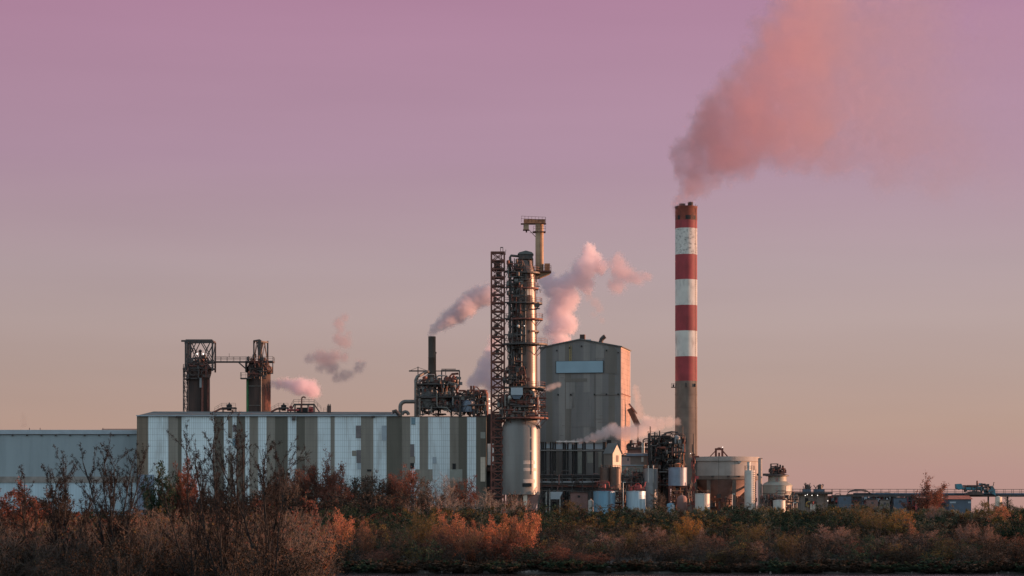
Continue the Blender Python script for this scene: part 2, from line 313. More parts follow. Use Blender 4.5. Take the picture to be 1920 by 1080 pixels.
def thing(name, label, cat, loc, group=None):
    o = bpy.data.objects.new(name, None); C.objects.link(o); o.location = loc; o.empty_display_size = 1
    return tag(o, label, cat, group)
def solo(mb, name, label, cat, loc, group=None): return tag(mb.build(name, None, loc), label, cat, group)
def S(d): return d/F
def X(px, d): return (px-960)*d/F
def Z(py, d): return CAMZ+(HY-py)*d/F
GZ = 8.0
def ground(x, y):
    if y < 484: return -1.2+max(0, (y-470))/14*1.9
    if y < 640: t = (y-484)/156; return .7+(GZ-.7)*(t*t*(3-2*t)*.5+t*.5)
    return GZ

# ------------------------------------------------------------------ ground and river
def grid_mesh(name, xs, ys, zf, m, kind):
    v = [(x, y, zf(x, y)) for y in ys for x in xs]; n = len(xs)
    f = [(j*n+i, j*n+i+1, (j+1)*n+i+1, (j+1)*n+i) for j in range(len(ys)-1) for i in range(n-1)]
    me = bpy.data.meshes.new(name); me.from_pydata(v, [], f); me.materials.append(m)
    me.polygons.foreach_set('use_smooth', [True]*len(f)); o = bpy.data.objects.new(name, me); C.objects.link(o); o['kind'] = kind; return o
def gz_rough(x, y):
    z = ground(x, y)
    return z+.5*(mnoise.noise(Vector((x*.05, y*.05, 0)))) if y < 3000 else z
xs = [-9000, -3000, -1200, -600]+list(range(-300, 301, 6))+[600, 1200, 3000, 9000]
ys = [466, 472, 478, 481, 484, 487, 491, 496]+list(range(502, 660, 6))+[680, 720, 800, 1000, 1500, 3000, 9000, 15000]
grid_mesh('ground', xs, ys, gz_rough, M['soil'], 'structure')
def nearbank(x, y):
    a = min(1, max(0, (-9-x+(y-200)*-.02)/14)); b = min(1, max(0, (335-y)/30))
    return -.8+2.4*min(a, b)+.3*mnoise.noise(Vector((x*.08, y*.08, 3)))
grid_mesh('near_bank', list(range(-420, 1, 6)), list(range(60, 352, 6)), nearbank, M['soil'], 'structure')
wm = bpy.data.materials.new('river_water'); wm.use_nodes = True; nt = wm.node_tree; b = nt.nodes['Principled BSDF']
b.inputs['Base Color'].default_value = (.012, .016, .018, 1); b.inputs['Roughness'].default_value = .12
tc = nt.nodes.new('ShaderNodeTexCoord'); mp = nt.nodes.new('ShaderNodeMapping'); mp.inputs['Scale'].default_value = (.35, .12, 1); nz = nt.nodes.new('ShaderNodeTexNoise'); nz.inputs['Scale'].default_value = 1.6; nz.inputs['Detail'].default_value = 6
bp = nt.nodes.new('ShaderNodeBump'); bp.inputs['Strength'].default_value = .7; bp.inputs['Distance'].default_value = .5
nt.links.new(tc.outputs['Object'], mp.inputs[0]); nt.links.new(mp.outputs[0], nz.inputs['Vector']); nt.links.new(nz.outputs[0], bp.inputs['Height']); nt.links.new(bp.outputs[0], b.inputs['Normal'])
grid_mesh('river', [-9000, -600, 0, 600, 9000], [-800, 0, 240, 480, 520], lambda x, y: 0, wm, 'structure')

# ------------------------------------------------------------------ low warehouse, far left
d = 704; s = S(d)
t = thing('warehouse', 'long low slate blue warehouse with a pale lower storey at the left edge', 'warehouse', (X(110, d), d, GZ))
xa, xb = X(-330, d), X(256.5, d)
MB(M['blueclad']).box(xa, xb, d, d+40, Z(893.5, d), Z(814, d)).build('upper_wall', t)
MB(M['parapet']).box(xa, xb, d-.25, d+40, Z(814, d), Z(806, d)).build('parapet', t)
MB(M['ledge']).box(xa, xb, d-.35, d+40, Z(905, d), Z(893.5, d)).build('ledge', t)
MB(M['paleblue']).box(xa, xb, d-.1, d+40, GZ-.5, Z(905, d)).build('lower_wall', t)
mb = MB(M['dark'])
for px in range(-300, 250, 27): mb.box(X(px, d)-.25, X(px, d)+.25, d-.5, d-.26, Z(817.5, d), Z(814.5, d))
mb.box(xa, xb, d-.33, d-.255, Z(815, d), Z(814, d))
mb.build('gutter', t)
mb = MB(M['rust']); mb.bar((X(190, d), d+1, Z(804.5, d)), (xb, d+1, Z(804.5, d)), .2)
for px in (54, 74, 192): mb.bar((X(px, d), d+1, Z(806, d)), (X(px, d), d+1, Z(802, d)), .15)
mb.build('roof_rail', t)

# ------------------------------------------------------------------ striped hall
d = 695; s = S(d)
hall = thing('striped_hall', 'long industrial hall clad in pale blue, beige and olive vertical stripes', 'hall', (X(585, d), d, GZ))
stripes = [(257,278,'brownclad'),(278,316,'light'),(316,334,'beige'),(334,341,'olive'),(341,402,'light'),(402,420,'olive'),(420,428,'light'),(428,436,'beige'),
 (436,444,'light'),(444,460,'olive'),(460,468,'light'),(468,484,'beige'),(484,500,'light'),(500,516,'beige'),(516,540,'olive'),(540,556,'light'),(556,572,'olive'),
 (572,596,'beige'),(596,620,'light'),(620,628,'beige'),(628,677,'light'),(677,700.6,'beige'),(700.6,725,'light'),(725,754,'olive'),(754,770,'beige'),
 (770,787,'light'),(787,803,'beige'),(803,843.5,'light'),(843.5,860,'beige'),(860,876,'olive'),(876,893,'light'),(893,912,'olive')]
mb = MB()
for a, b_, c in stripes:
    top = Z(779.5 if a < 750 else 781, d); mb.use(M[c]).box(X(a, d), X(b_, d), d, d+.6, GZ-.5, top)
    n = max(1, round((b_-a)/4))
    for k in range(n): x = X(a+(b_-a)*k/n, d); mb.box(x-.045, x+.045, d-.07, d-.002, GZ-.5, top-.05)
for a, b_, y0, y1, c in [(420,436,822,850,'light'),(660,668,845,855,'beige'),(716,725,798,826,'parapet'),(769,778,856,868,'beige'),(811,818,857,869,'parapet'),(843,867,880,903,'greenwall'),(779,811,880,902,'beige'),
                         (901,910,857,903,'cream'),(901,910,810,822,'greenwall'),(556,572,845,856,'beige'),(500,508,855,865,'greenwall'),(670,677,868,880,'parapet')]:
    mb.use(M[c]).box(X(a, d), X(b_, d), d-.12, d-.075, Z(y1, d), Z(y0, d))
mb.use(M['olive']).box(X(257, d), X(912, d), d+.7, d+34, GZ-.5, Z(783, d))
mb.build('wall', hall)
MB(M['slate']).box(X(258, d), X(289, d), d-.2, d-.08, GZ-.5, Z(890, d)).build('lower_panel', hall)
for a, b_, y0, y1, c in [(436,444,797,810,'purple'),(667,677,798,821,'purple'),(668,677,844,868,'purple'),(688,697,880,884,'black'),(771,779,783,796,'bluewin'),(769,777,833,856,'purple'),(769,777,868,879,'black'),(848,855,869,880,'black'),(436,444,822,836,'bluewin')]:
    w = MB(M[c]).box(X(a, d)+.06, X(b_, d)-.06, d-.16, d-.12, Z(y1, d)+.06, Z(y0, d)-.06).build('window', hall)
    f = MB(M['dark']); x0, x1, z0, z1 = X(a, d), X(b_, d), Z(y1, d), Z(y0, d)
    f.box(x0, x1, d-.19, d-.11, z1-.06, z1); f.box(x0, x1, d-.19, d-.11, z0, z0+.06); f.build('frame', w)
mb = MB(M['roofgrey'])                       # low pitched roof with its verge at the right end
mb.add([(X(256, d), d-.5, Z(779.5, d)), (X(747, d), d-.5, Z(780, d)), (X(737, d), d+17, Z(770, d)+.4), (X(271, d), d+17, Z(769, d)+.4),
        (X(256, d), d+35, Z(779.5, d)), (X(747, d), d+35, Z(780, d))], [(0,1,2,3), (3,2,5,4), (0,3,4), (1,5,2)])
mb.use(M['parapet']).box(X(256, d), X(747, d), d-.62, d-.5, Z(780.5, d), Z(778.5, d)); mb.build('roof', hall)
MB(M['dark']).box(X(747.5, d), X(912.5, d), d-.1, d+34, Z(782, d), Z(780.6, d)).build('flat_roof', hall)
MB(M['dark']).tube([(X(736, d), d-.7, Z(773, d)), (X(742, d), d-.7, Z(770.5, d)), (X(749, d), d-.7, Z(778, d))], .5, 8).build('verge_cap', hall)
mb = MB(M['dark'])
for px in (334, 551, 700): mb.box(X(px, d)-.5, X(px, d)+.5, d-.75, d-.2, Z(788 if px == 551 else 783, d), Z(780, d))
mb.build('downpipe_head', hall)

d = 701
t = thing('link_bay', 'narrow dark link bay with a pale blue panel between the hall and the lattice tower', 'building', (X(922, d), d, GZ))
MB(M['black']).box(X(912.8, d), X(940, d), d, d+20, GZ-.3, Z(776, d)).build('wall', t)
MB(M['light']).box(X(914, d), X(926, d), d-.3, d-.02, Z(872, d), Z(832, d)).build('pale_panel', t)
MB(M['silorust']).box(X(912.9, d), X(930, d), d-2, d-.05, Z(884, d), Z(877, d)).build('ledge', t)
# ------------------------------------------------------------------ the two silos and their bridge
d = 736; s = S(d)
def ringplat(mb, cx, cy, r0, r1, z, a0=0, a1=2*PI, th=.3, n=28):
    k = max(3, int(n*(a1-a0)/(2*PI)))
    for i in range(k):
        u, v = a0+(a1-a0)*i/k, a0+(a1-a0)*(i+1)/k
        q = [(cx+r*math.cos(a), cy+r*math.sin(a), zz) for zz in (z-th, z) for r, a in ((r0, u), (r1, u), (r1, v), (r0, v))]
        mb.add(q, [(0,3,2,1),(4,5,6,7),(1,2,6,5),(3,0,4,7),(0,1,5,4),(2,3,7,6)])
    return mb
def ringrail(mb, cx, cy, r, z, a0=0, a1=2*PI, h=1.1, n=16, w=.07):
    k = max(3, int(n*(a1-a0)/(2*PI)))
    return mb.rail([(cx+r*math.cos(a0+(a1-a0)*i/k), cy+r*math.sin(a0+(a1-a0)*i/k), z) for i in range(k+1)], h, w, 3)
zb = Z(773, d)
cx = X(373.5, d)
t = thing('silo', 'soot brown silo under the wide trussed headframe, left of the walkway bridge', 'silo', (cx, d, GZ))
R = 20*s
MB(M['silo']).lathe(cx, d, [(R, GZ-.5), (R, Z(708, d))]).build('body', t)
MB(M['silorust']).lathe(cx, d, [(R*1.02, Z(709, d)), (R*1.15, Z(700, d)), (R*1.18, Z(690, d)), (R*.8, Z(681, d)), (R*.4, Z(676, d))], 20).build('head', t)
mb = MB(M['dark']); ringplat(mb, cx, d, R, R*1.55, Z(691, d)); ringplat(mb, cx, d, R, R*1.4, Z(710, d), PI*.75, PI*1.5)
pf = mb.build('platform', t); mb = MB(M['dark']); ringrail(mb, cx, d, R*1.5, Z(691, d)); ringrail(mb, cx, d, R*1.37, Z(710, d), PI*.75, PI*1.5); mb.build('railing', pf)
mb = MB(M['dark'])
zs = [Z(697, d), Z(679, d), Z(641, d)]
x0, x1 = X(351, d), X(401, d)
for y in (d-3.6, d+3.6):
    for x in (x0, x1, X(354.5, d)): mb.bar((x, y, zs[0]), (x, y, zs[2]), .46)
    mb.bar((X(343, d), y, Z(641, d)), (x1, y, Z(640, d)), .5); mb.bar((x0, y, zs[1]), (x1, y, zs[1]), .5); mb.bar((x0, y, Z(639, d)), (x1, y, Z(639, d)), .3)
    for a, b_ in ((354, 372), (372, 357), (380, 398), (400, 378)): mb.bar((X(a, d), y, zs[1]), (X(b_, d), y, zs[2]), .25)
    mb.bar((X(356, d), y, zs[2]), (X(366, d), y, Z(660, d)), .22); mb.bar((X(398, d), y, zs[2]), (X(388, d), y, Z(660, d)), .22)
for x in (x0, x1): mb.bar((x, d-3.6, zs[2]), (x, d+3.6, zs[2]), .4); mb.bar((x, d-3.6, zs[1]), (x, d+3.6, zs[2]), .2)
mb.build('headframe', t)
mb = MB(M['dark']); mb.lattice(X(345, d), X(352, d), d-1.6, d+.6, [zb]+[Z(p, d) for p in (758, 743, 726, 711, 697, 690)], .2, 'z', .13); mb.build('stair_tower', t)
mb = MB(M['dark']); mb.lathe(cx+.3, d, [(1.1, Z(680, d)), (.9, Z(672, d)), (.35, Z(668, d)), (.35, Z(660, d)), (.6, Z(658, d)), (.1, Z(655, d))], 12)
mb.tube([(cx-3, d, Z(680, d)), (cx-3, d, Z(674, d)), (cx-.6, d, Z(671, d))], .3); mb.tube([(cx+3, d, Z(682, d)), (cx+2.4, d, Z(672, d)), (cx+.6, d, Z(668, d))], .35)
mb.bar((cx-1, d, Z(672, d)), (cx-.8, d, Z(655, d)), .12); mb.bar((cx-1.1, d, Z(658, d)), (cx+.3, d, Z(661, d)), .12); mb.build('valve_head', t)
for px in (371.5, 383): MB(M['lamp']).ball((X(px, d), d-2.2, Z(664.5, d)), .2).build('lamp', t)
mb = MB(M['rust']); mb.tube([(X(382, d), d-R-.2, zb), (X(382, d), d-R-.2, Z(680, d))], .35)
mb.tube([(X(391, d), d-1.6, zb), (X(391, d), d-1.6, Z(712, d))], .4); mb.build('riser_pipe', t)
MB(M['steel']).box(X(377, d), X(381, d), d-R-.8, d-R+.4, Z(728, d), Z(710, d)).build('control_box', t)

cx2 = X(485.5, d); R = 22*s
t = thing('silo', 'soot brown silo with a narrow headframe and green pipe, right of the walkway bridge', 'silo', (cx2, d, GZ))
MB(M['silo']).lathe(cx2, d, [(R, GZ-.5), (R, Z(690, d)), (R*.86, Z(681, d)), (R*.5, Z(678, d))]).build('body', t)
mb = MB(M['silorust']); mb.lathe(X(501, d), d-1.4, [(1.3, Z(702, d)), (1.9, Z(695, d)), (1.6, Z(689, d)), (.7, Z(686, d))], 14); mb.tube([(X(496, d), d-2, Z(684, d)), (X(497, d), d-2, Z(671, d))], .5); mb.build('vent_housing', t)
mb = MB(M['dark']); zt = Z(677.5, d)
mb.box(X(462, d), X(513, d), d-3, d+3, zt-.35, zt)
mb.bar((X(513, d), d-2.5, zt), (X(513, d), d-2.5, Z(702, d)), .25); mb.bar((X(506, d), d-2.5, Z(701, d)), (X(513, d), d-2.5, Z(701, d)), .25)
mb.box(X(453.5, d), X(474, d), d-R-1.2, d-R+1.6, Z(712, d), Z(710, d)); mb.box(X(461.5, d), X(463.5, d), d-3, d+1, Z(698, d), Z(680, d))
pf = mb.build('platform', t)
mb = MB(M['dark']); mb.rail([(X(476, d), d-3, zt), (X(513, d), d-3, zt), (X(513, d), d+3, zt)], 1.2)
mb.rail([(X(474, d), d-R-1.2, Z(710, d)), (X(454, d), d-R-1.2, Z(710, d)), (X(454, d), d-R+1.6, Z(710, d))], 1.5); mb.build('railing', pf)
mb = MB(M['dark']); zs = [zt, Z(638.5, d)]; x0, xm, x1 = X(475, d), X(488, d), X(501, d)
for y, (a, b_) in ((d-2.2, (x0, xm)), (d+2.2, (xm, x1))):
    pass
for (x, y, w) in ((x0, d+1.6, .4), (xm, d-2.2, .9), (x1, d+1.6, .4), (X(489, d), d+3, .3)): mb.bar((x, y, zt), (x, y, zs[1]), w)
for (xa_, ya), (xb_, yb) in (((x0, d+1.6), (xm, d-2.2)), ((xm, d-2.2), (x1, d+1.6)), ((x0, d+1.6), (X(489, d), d+3)), ((X(489, d), d+3), (x1, d+1.6))):
    top = zs[1]-(.4 if xb_ == x1 else 0)
    mb.bar((xa_, ya, top), (xb_, yb, top), .4); mid = ((xa_+xb_)/2, (ya+yb)/2)
    mb.bar((xa_, ya, zt), (mid[0], mid[1], top), .16); mb.bar((xb_, yb, zt), (mid[0], mid[1], top), .16)
    mb.bar((xa_, ya, top-.9), (xa_+(xb_-xa_)*.2, ya+(yb-ya)*.2, top), .2)
mb.build('headframe', t)
MB(M['green']).tube([(X(465.5, d), d-1.6, zb-3), (X(465.5, d), d-1.6, Z(712, d))], .42).build('green_pipe', t)
mb = MB(M['pipe']); mb.tube([(X(492, d), d-R-.3, zb), (X(492, d), d-R-.3, Z(690, d))], .16)
for p in (692, 725, 761): mb.bar((X(469, d), d-R-.05, Z(p, d)), (X(492, d), d-R-.05, Z(p, d)), .14)
mb.build('ladder_pipe', t)
mb = MB(M['rust'])
for k in range(7): mb.tube([(cx2+R*math.cos(a), d+R*math.sin(a), Z(770, d)) for a in [-.95+.13*k]]+[(cx2+R*math.cos(a), d+R*math.sin(a), Z(722+6*(k % 3), d)) for a in [-.95+.13*k]], .13, 6)
mb.build('wall_pipe', t)
t = thing('walkway_bridge', 'railed steel walkway bridge spanning between the two soot brown silos', 'bridge', (X(432, d), d, Z(679, d)))
MB(M['dark']).box(X(402, d), X(461.5, d), d-1, d+1, Z(680, d), Z(677.5, d)).build('deck', t)
mb = MB(M['dark'])
for y in (d-1, d+1): mb.rail([(X(402, d), y, Z(677.5, d)), (X(474, d), y, Z(677.5, d))], 1.25, .08, 1.7)
mb.bar((X(430.5, d), d-1, Z(670, d)), (X(430.5, d), d-1, Z(663, d)), .1); mb.build('railing', t)
mb = MB(M['dark'])
for y in (d-.8, d+.8): mb.bar((X(448, d), y, Z(680, d)), (X(461, d), y, Z(691.5, d)), .32)
mb.build('strut', t)

d = 736
for px, tt in ((373.5, 'silo'), (485.5, 'silo.001')):
    clutter(MB(), X(px-20, d), X(px+18, d), d-5, d-3.2, Z(712, d), Z(674, d), 70, int(px), ['dark', 'rust', 'dark', 'silorust'], (.07, .2)).build('pipework', bpy.data.objects[tt])
# ------------------------------------------------------------------ machinery on the striped roof
d = 709
def roof_drum(px, w, ytop, label):
    zt = Z(771, d)-.35; x0, x1 = X(px-w, d), X(px+w, d)
    t = thing('roof_ventilator', label, 'ventilator', (X(px, d), d, zt), 'drum ventilators on the striped hall roof')
    z1 = Z(764, d)
    mb = MB(M['dark']).box(x0, x1, d-1.5, d+1.5, z1-.35, z1)
    for x in (x0+.2, x1-.2):
        for y in (d-1.4, d+1.4): mb.bar((x, y, zt), (x, y, z1), .2)
    mb.build('platform', t)
    MB(M['black']).lathe(X(px, d), d, [(.62, z1-.9), (.62, z1), (.75, z1+.05), (.75, Z(ytop+2, d)), (.2, Z(ytop, d)), (.1, Z(ytop-2.5, d))], 12).build('drum', t)
    mb = MB(M['dark']).rail([(x1, d-1.5, z1), (x0, d-1.5, z1)], 1.1, .06, 1.2); mb.rail([(x0, d-1.5, z1), (x0-2, d-1.5, zt+.2)], 1.1, .06, 1.2); mb.build('railing', t)
    mb = MB(M['rust']); mb.tube([(x0-2.2, d-.5, zt+.1), (x0-.5, d-.5, z1-.4), (X(px, d), d-.5, z1-.4)], .28); mb.build('intake_pipe', t)
roof_drum(430, 13, 757, 'drum ventilator on a railed stand on the hall roof between the two silos')
roof_drum(532, 9, 758, 'drum ventilator on a railed stand just right of the green piped silo')
zt = Z(771, d)-.35; z1 = Z(757.5, d)
t = thing('roof_platform', 'railed roof platform with a gooseneck pipe and red machinery below the pink steam', 'platform', (X(568, d), d, zt))
mb = MB(M['dark']).box(X(552, d), X(590, d), d-2, d+2, z1-.3, z1)
for px in (553, 565, 578, 589): mb.bar((X(px, d), d-1.9, zt), (X(px, d), d-1.9, z1), .22); mb.bar((X(px, d), d+1.9, zt), (X(px, d), d+1.9, z1), .22)
mb.bar((X(589, d), d-1.5, z1), (X(600, d), d-1.5, zt), .3); mb.bar((X(553, d), d-1.5, z1), (X(545, d), d-1.5, zt), .3); mb.build('deck', t)
mb = MB(M['dark']).rail([(X(545, d), d-2, zt+.6), (X(552, d), d-2, z1), (X(590, d), d-2, z1), (X(603, d), d-2, zt+.4)], 1.15, .07, 1.3); mb.build('railing', t)
mb = MB(M['rust']).tube([(X(567, d), d-2.3, zt)]+[(X(567, d), d-2.3, Z(748, d))]+[(X(570.5-3.5*math.cos(a), d), d-2.3, Z(748-3*math.sin(a), d)) for a in (.6, 1.2, 1.8, 2.5, 3.0)], .2); mb.build('gooseneck_pipe', t)
mb = MB(M['red']); mb.box(X(579, d), X(587, d), d-1.6, d+.5, zt+.1, zt+1.5); mb.ball((X(583, d), d-1.8, zt+1), .6, 10); mb.ball((X(546, d), d-1.5, zt+1.4), .45, 10); mb.tube([(X(540, d), d-1.5, zt+.6), (X(562, d), d-1.5, zt+.6)], .3); mb.build('machinery', t)
MB(M['black']).box(X(557, d), X(577, d), d-1.5, d+1.5, zt, zt+1.3).build('motor_housing', t)
t = thing('roof_vent_box', 'small dark vent box with two spouts near the middle of the hall roof', 'vent', (X(617, d), d, zt))
MB(M['silorust']).box(X(613.5, d), X(620.5, d), d-.6, d+.6, zt, Z(760.5, d)).build('casing', t)
mb = MB(M['dark']); [mb.tube([(X(p, d), d, Z(760.5, d)), (X(p, d), d, Z(757.5, d))], .14) for p in (615.5, 619)]; mb.build('spout', t)
mb = MB(M['dark']).rail([(X(607, d), d-.8, zt+.1), (X(613, d), d-.8, zt+.1)], 1.1, .06, 1); mb.build('railing', t)

# ------------------------------------------------------------------ process units on the right end of the hall
rng = random.Random(5)
d = 703
t = thing('exhaust_stack', 'dark brown exhaust stack with grey smoke, on the right end of the hall', 'smokestack', (X(810, d), d, Z(781, d)))
MB(mat('stack_rust', (.036, .026, .02), .7, var=.3, scale=.5, dirt=(.12, .05, .03), dirt_amt=.5)).lathe(X(810, d), d, [(11*S(d), Z(722, d)), (11*S(d), Z(717, d)), (7.3*S(d), Z(697, d)), (7*S(d), Z(672, d)), (7.25*S(d), Z(671.5, d)), (7.25*S(d), Z(670, d)), (7*S(d), Z(669.5, d)), (7*S(d), Z(631, d)), (6*S(d), Z(631, d)), (6*S(d), Z(640, d))], 24).build('shaft', t)
mb = MB(M['dark']); [mb.bar((X(817.3, d), d+k, Z(720, d)), (X(817.3, d), d+k, Z(664, d)), .07) for k in (-.25, .25)]; mb.box(X(817, d), X(818.5, d), d-.4, d+.4, Z(663, d), Z(660, d)); mb.build('ladder', t)
t = thing('process_frame', 'crowded steel frame of vessels and pipes standing round the dark brown stack', 'process unit', (X(812, d), d, Z(781, d)))
zr = Z(781.5, d)
mb = MB(M['dark'])
for a, b_, zs in ((784, 822, (781, 765, 745, 721)), (822, 846, (781, 761, 744, 722)), (846, 862, (781, 764, 744))):
    mb.lattice(X(a, d), X(b_, d), d-4, d+4, [Z(p, d) for p in zs], .25, 'x' if a != 822 else None, .13)
mb.lattice(X(828, d), X(861.5, d), d-2, d+3, [Z(722, d), Z(695, d)], .22, None); mb.bar((X(836, d), d-2, Z(722, d)), (X(836, d), d-2, Z(693, d)), .18); mb.bar((X(828, d), d-2, Z(693, d)), (X(855, d), d-2, Z(693, d)), .2)
mb.bar((X(817, d), d-2, Z(696.5, d)), (X(861, d), d-2, Z(696.5, d)), .25)
mb.build('frame', t)
mb = MB(M['dark'])
for p in (721, 745, 765): mb.box(X(783, d), X(846, d), d-4.4, d+4.4, Z(p, d)-.25, Z(p, d))
mb.box(X(846, d), X(863, d), d-4.2, d+4, Z(744, d)-.25, Z(744, d)); pf = mb.build('floor_deck', t)
mb = MB(M['pipe'])
for p in (721, 745, 765): mb.rail([(X(783, d), d-4.4, Z(p, d)), (X(846, d), d-4.4, Z(p, d))], 1.1, .06, 1.6)
mb.build('railing', pf)
MB(M['steel']).lathe(X(804, d), d-1, [(1.9, Z(745, d)), (2.05, Z(743, d)), (2.05, Z(727, d)), (1.4, Z(723, d))], 24).build('vessel', t)
MB(M['pipe']).lathe(X(803, d), d-1, [(2.6, Z(765, d)), (2.7, Z(763, d)), (2.7, Z(750, d)), (2.0, Z(746, d))], 24).build('vessel', t)
MB(M['steel']).lathe(X(833, d), d, [(1.1, Z(761, d)), (1.2, Z(757, d)), (1.2, Z(728, d)), (.5, Z(723, d))], 18).build('vessel', t)
MB(M['slate']).lathe(X(852, d), d-1, [(1.6, Z(772, d)), (1.7, Z(770, d)), (1.7, Z(753, d)), (.9, Z(748, d))], 20).build('vessel', t)
MB(M['black']).lathe(X(824, d), d-1, [(.55, Z(721, d)), (.55, Z(711, d)), (.3, Z(709, d))], 12).build('fan_drum', t)
mb = MB(M['rust']); mb.tube([(X(845, d), d-1.5, Z(722, d)), (X(844, d), d-1.5, Z(706, d)), (X(848, d), d-1.5, Z(702, d)), (X(860, d), d-1.5, Z(701, d))], .3)
mb.tube([(X(838, d), d-1.5, Z(716, d)), (X(858, d), d-1.5, Z(706.5, d))], .2); mb.lathe(X(851, d), d-1, [(.7, Z(722, d)), (1.1, Z(715, d)), (.6, Z(708, d)), (.2, Z(704, d))], 10); mb.build('red_pipe', t)
mb = MB(M['pipe']); mb.tube([(X(820, d), d-4.6, Z(735, d)), (X(820, d), d-4.6, Z(760, d)), (X(822, d), d-4.6, Z(765, d)), (X(838, d), d-4.6, Z(766, d)), (X(846, d), d-4.6, Z(774, d))], .25)
mb.tube([(X(788, d), d-4.5, Z(781, d)), (X(788, d), d-4.5, Z(748, d))], .3); mb.build('drain_pipe', t)
mb = clutter(MB(), X(786, d), X(860, d), d-4.3, d+2, Z(779, d), Z(712, d), 330, 3, ['dark', 'pipe', 'dark', 'rust', 'steel', 'rust']); mb.build('pipework', t)
t = thing('jib_beam', 'thin braced jib beam sticking out left beside the dark brown stack', 'jib', (X(783, d), d, Z(740, d)))
mb = MB(M['dark']); mb.bar((X(767, d), d-1, Z(696, d)), (X(805, d), d-1, Z(696, d)), .35); mb.bar((X(784, d), d-1, Z(740, d)), (X(784, d), d-1, Z(688, d)), .25)
mb.bar((X(770, d), d-1, Z(695, d)), (X(784, d), d-1, Z(689, d)), .1); mb.bar((X(784, d), d-1, Z(689, d)), (X(800, d), d-1, Z(695, d)), .1); mb.build('boom', t)
d = 699
t = thing('duct', 'fat grey elbowed duct rising from the hall roof left of the process frame', 'duct', (X(752, d), d, Z(781, d)))
r = 3.6*S(d)
def arc(cx, cy, rad, a0, a1, n=6): return [(X(cx+rad*math.cos(a0+(a1-a0)*i/n), d), d, Z(cy-rad*math.sin(a0+(a1-a0)*i/n), d)) for i in range(n+1)]
MB(M['pipe']).tube([(X(750.5, d), d, Z(781.5, d))]+arc(760.5, 763, 10, PI, PI/2)+[(X(779, d), d, Z(753, d))], r, 14).build('elbow', t)
MB(M['pipe']).tube([(X(779.5, d), d, Z(781.5, d)), (X(779.5, d), d, Z(712, d)), (X(782, d), d, Z(706.5, d)), (X(800, d), d+2, Z(696, d)), (X(806, d), d+4, Z(695, d))], 2.9*S(d), 14).build('riser', t)
mb = MB(M['steel']); [mb.lathe(X(779.5, d), d, [(3.4*S(d), Z(p, d)), (3.4*S(d), Z(p-1.2, d))], 14) for p in (748, 731, 716)]; mb.build('flange', t)
mb = MB(M['pipe']); mb.tube(arc(760, 778, 6, PI, 0), .45, 10); mb.build('small_elbow', t)
t = thing('pipe_cluster', 'dense cluster of pipes and drums between the process frame and the lattice tower', 'pipework', (X(888, d), d, Z(781, d)))
d = 702; mb = MB(M['dark'])
mb.lattice(X(864, d), X(888, d), d-3, d+3, [Z(p, d) for p in (781, 762, 744)], .22, 'k'); mb.lattice(X(890, d), X(912, d), d-3, d+3, [Z(p, d) for p in (790, 760, 740)], .22, 'z'); mb.build('frame', t)
MB(M['slate']).lathe(X(878, d), d-1, [(2.0, Z(773, d)), (2.1, Z(771, d)), (2.1, Z(754, d)), (1.3, Z(750, d))], 20).build('vessel', t)
mb = MB(M['rust'])
mb.tube([(X(860, d), d-1, Z(733, d)), (X(872, d), d-1, Z(733, d)), (X(880, d), d-1, Z(742, d))], .28); mb.tube([(X(875, d), d-1, Z(733, d)), (X(890, d), d-1, Z(732, d))], .3)
for px, p in ((883.5, 724), (888.5, 724)): mb.tube([(X(px, d), d-1, Z(765, d)), (X(px, d), d-1, Z(p, d))], .28)
mb.tube([(X(889, d), d-1, Z(726, d)), (X(894, d), d-1, Z(726, d)), (X(899, d), d-1, Z(731, d))], .14); mb.tube([(X(899, d), d-1, Z(770, d)), (X(899, d), d-1, Z(737, d)), (X(902, d), d-1, Z(733, d)), (X(910, d), d-1, Z(733, d)), (X(913, d), d-1, Z(738, d)), (X(913, d), d-1, Z(780, d))], .38)
mb.build('red_pipe', t)
mb = clutter(MB(), X(864, d), X(912, d), d-3, d+3, Z(781, d), Z(738, d), 190, 8, ['dark', 'pipe', 'rust', 'dark']); mb.build('pipework', t)
for p in (749, 757.5): MB(M['flare']).ball((X(917.5, d), d-2, Z(p, d)), .18).build('lamp', t)

# ------------------------------------------------------------------ lattice tower
d = 672
t = thing('lattice_tower', 'tall rust red lattice lift tower standing left of the big column', 'tower', (X(934, d), d, GZ))
zs = [GZ-.3+i*(Z(474, d)-GZ+.3)/33 for i in range(34)]
x0, x1 = X(921.5, d), X(945.5, d)
MB(M['rust']).lattice(x0, x1, d-1.8, d+1.8, zs, .44, 'x', .2).build('frame', t)
mb = MB(M['rust']); xm = X(940.5, d)
for y in (d-1.8, d+1.8): mb.bar((xm, y, GZ), (xm, y, zs[-1]), .2)
mb.bar((X(926.5, d), d-1.9, GZ), (X(926.5, d), d-1.9, zs[-1]), .16); mb.build('guide_rail', t)
mb = MB(M['dark']); g = random.Random(4)
for i, z in enumerate(zs[1:-2]):
    if i % 2 == 0: mb.box(x0+.2, xm-.1, d-1.5, d+1.5, z-.12, z)
    a, b_ = (x0+.5, xm-.5) if i % 2 else (xm-.5, x0+.5)
    mb.bar((a, d-.9, z), (b_, d-.9, zs[i+2]), .55, .12)
    if g.random() < .45: xx = g.uniform(x0+.4, xm-1); mb.box(xx, xx+g.uniform(.5, 1.3), d-1.2, d, z, z+g.uniform(.8, 1.6))
mb.build('stairs', t)
mb = MB(M['silorust']); mb.box(X(926, d), X(938.5, d), d-1.4, d+1.4, Z(508, d), Z(490, d)); mb.build('lift_cage', t)
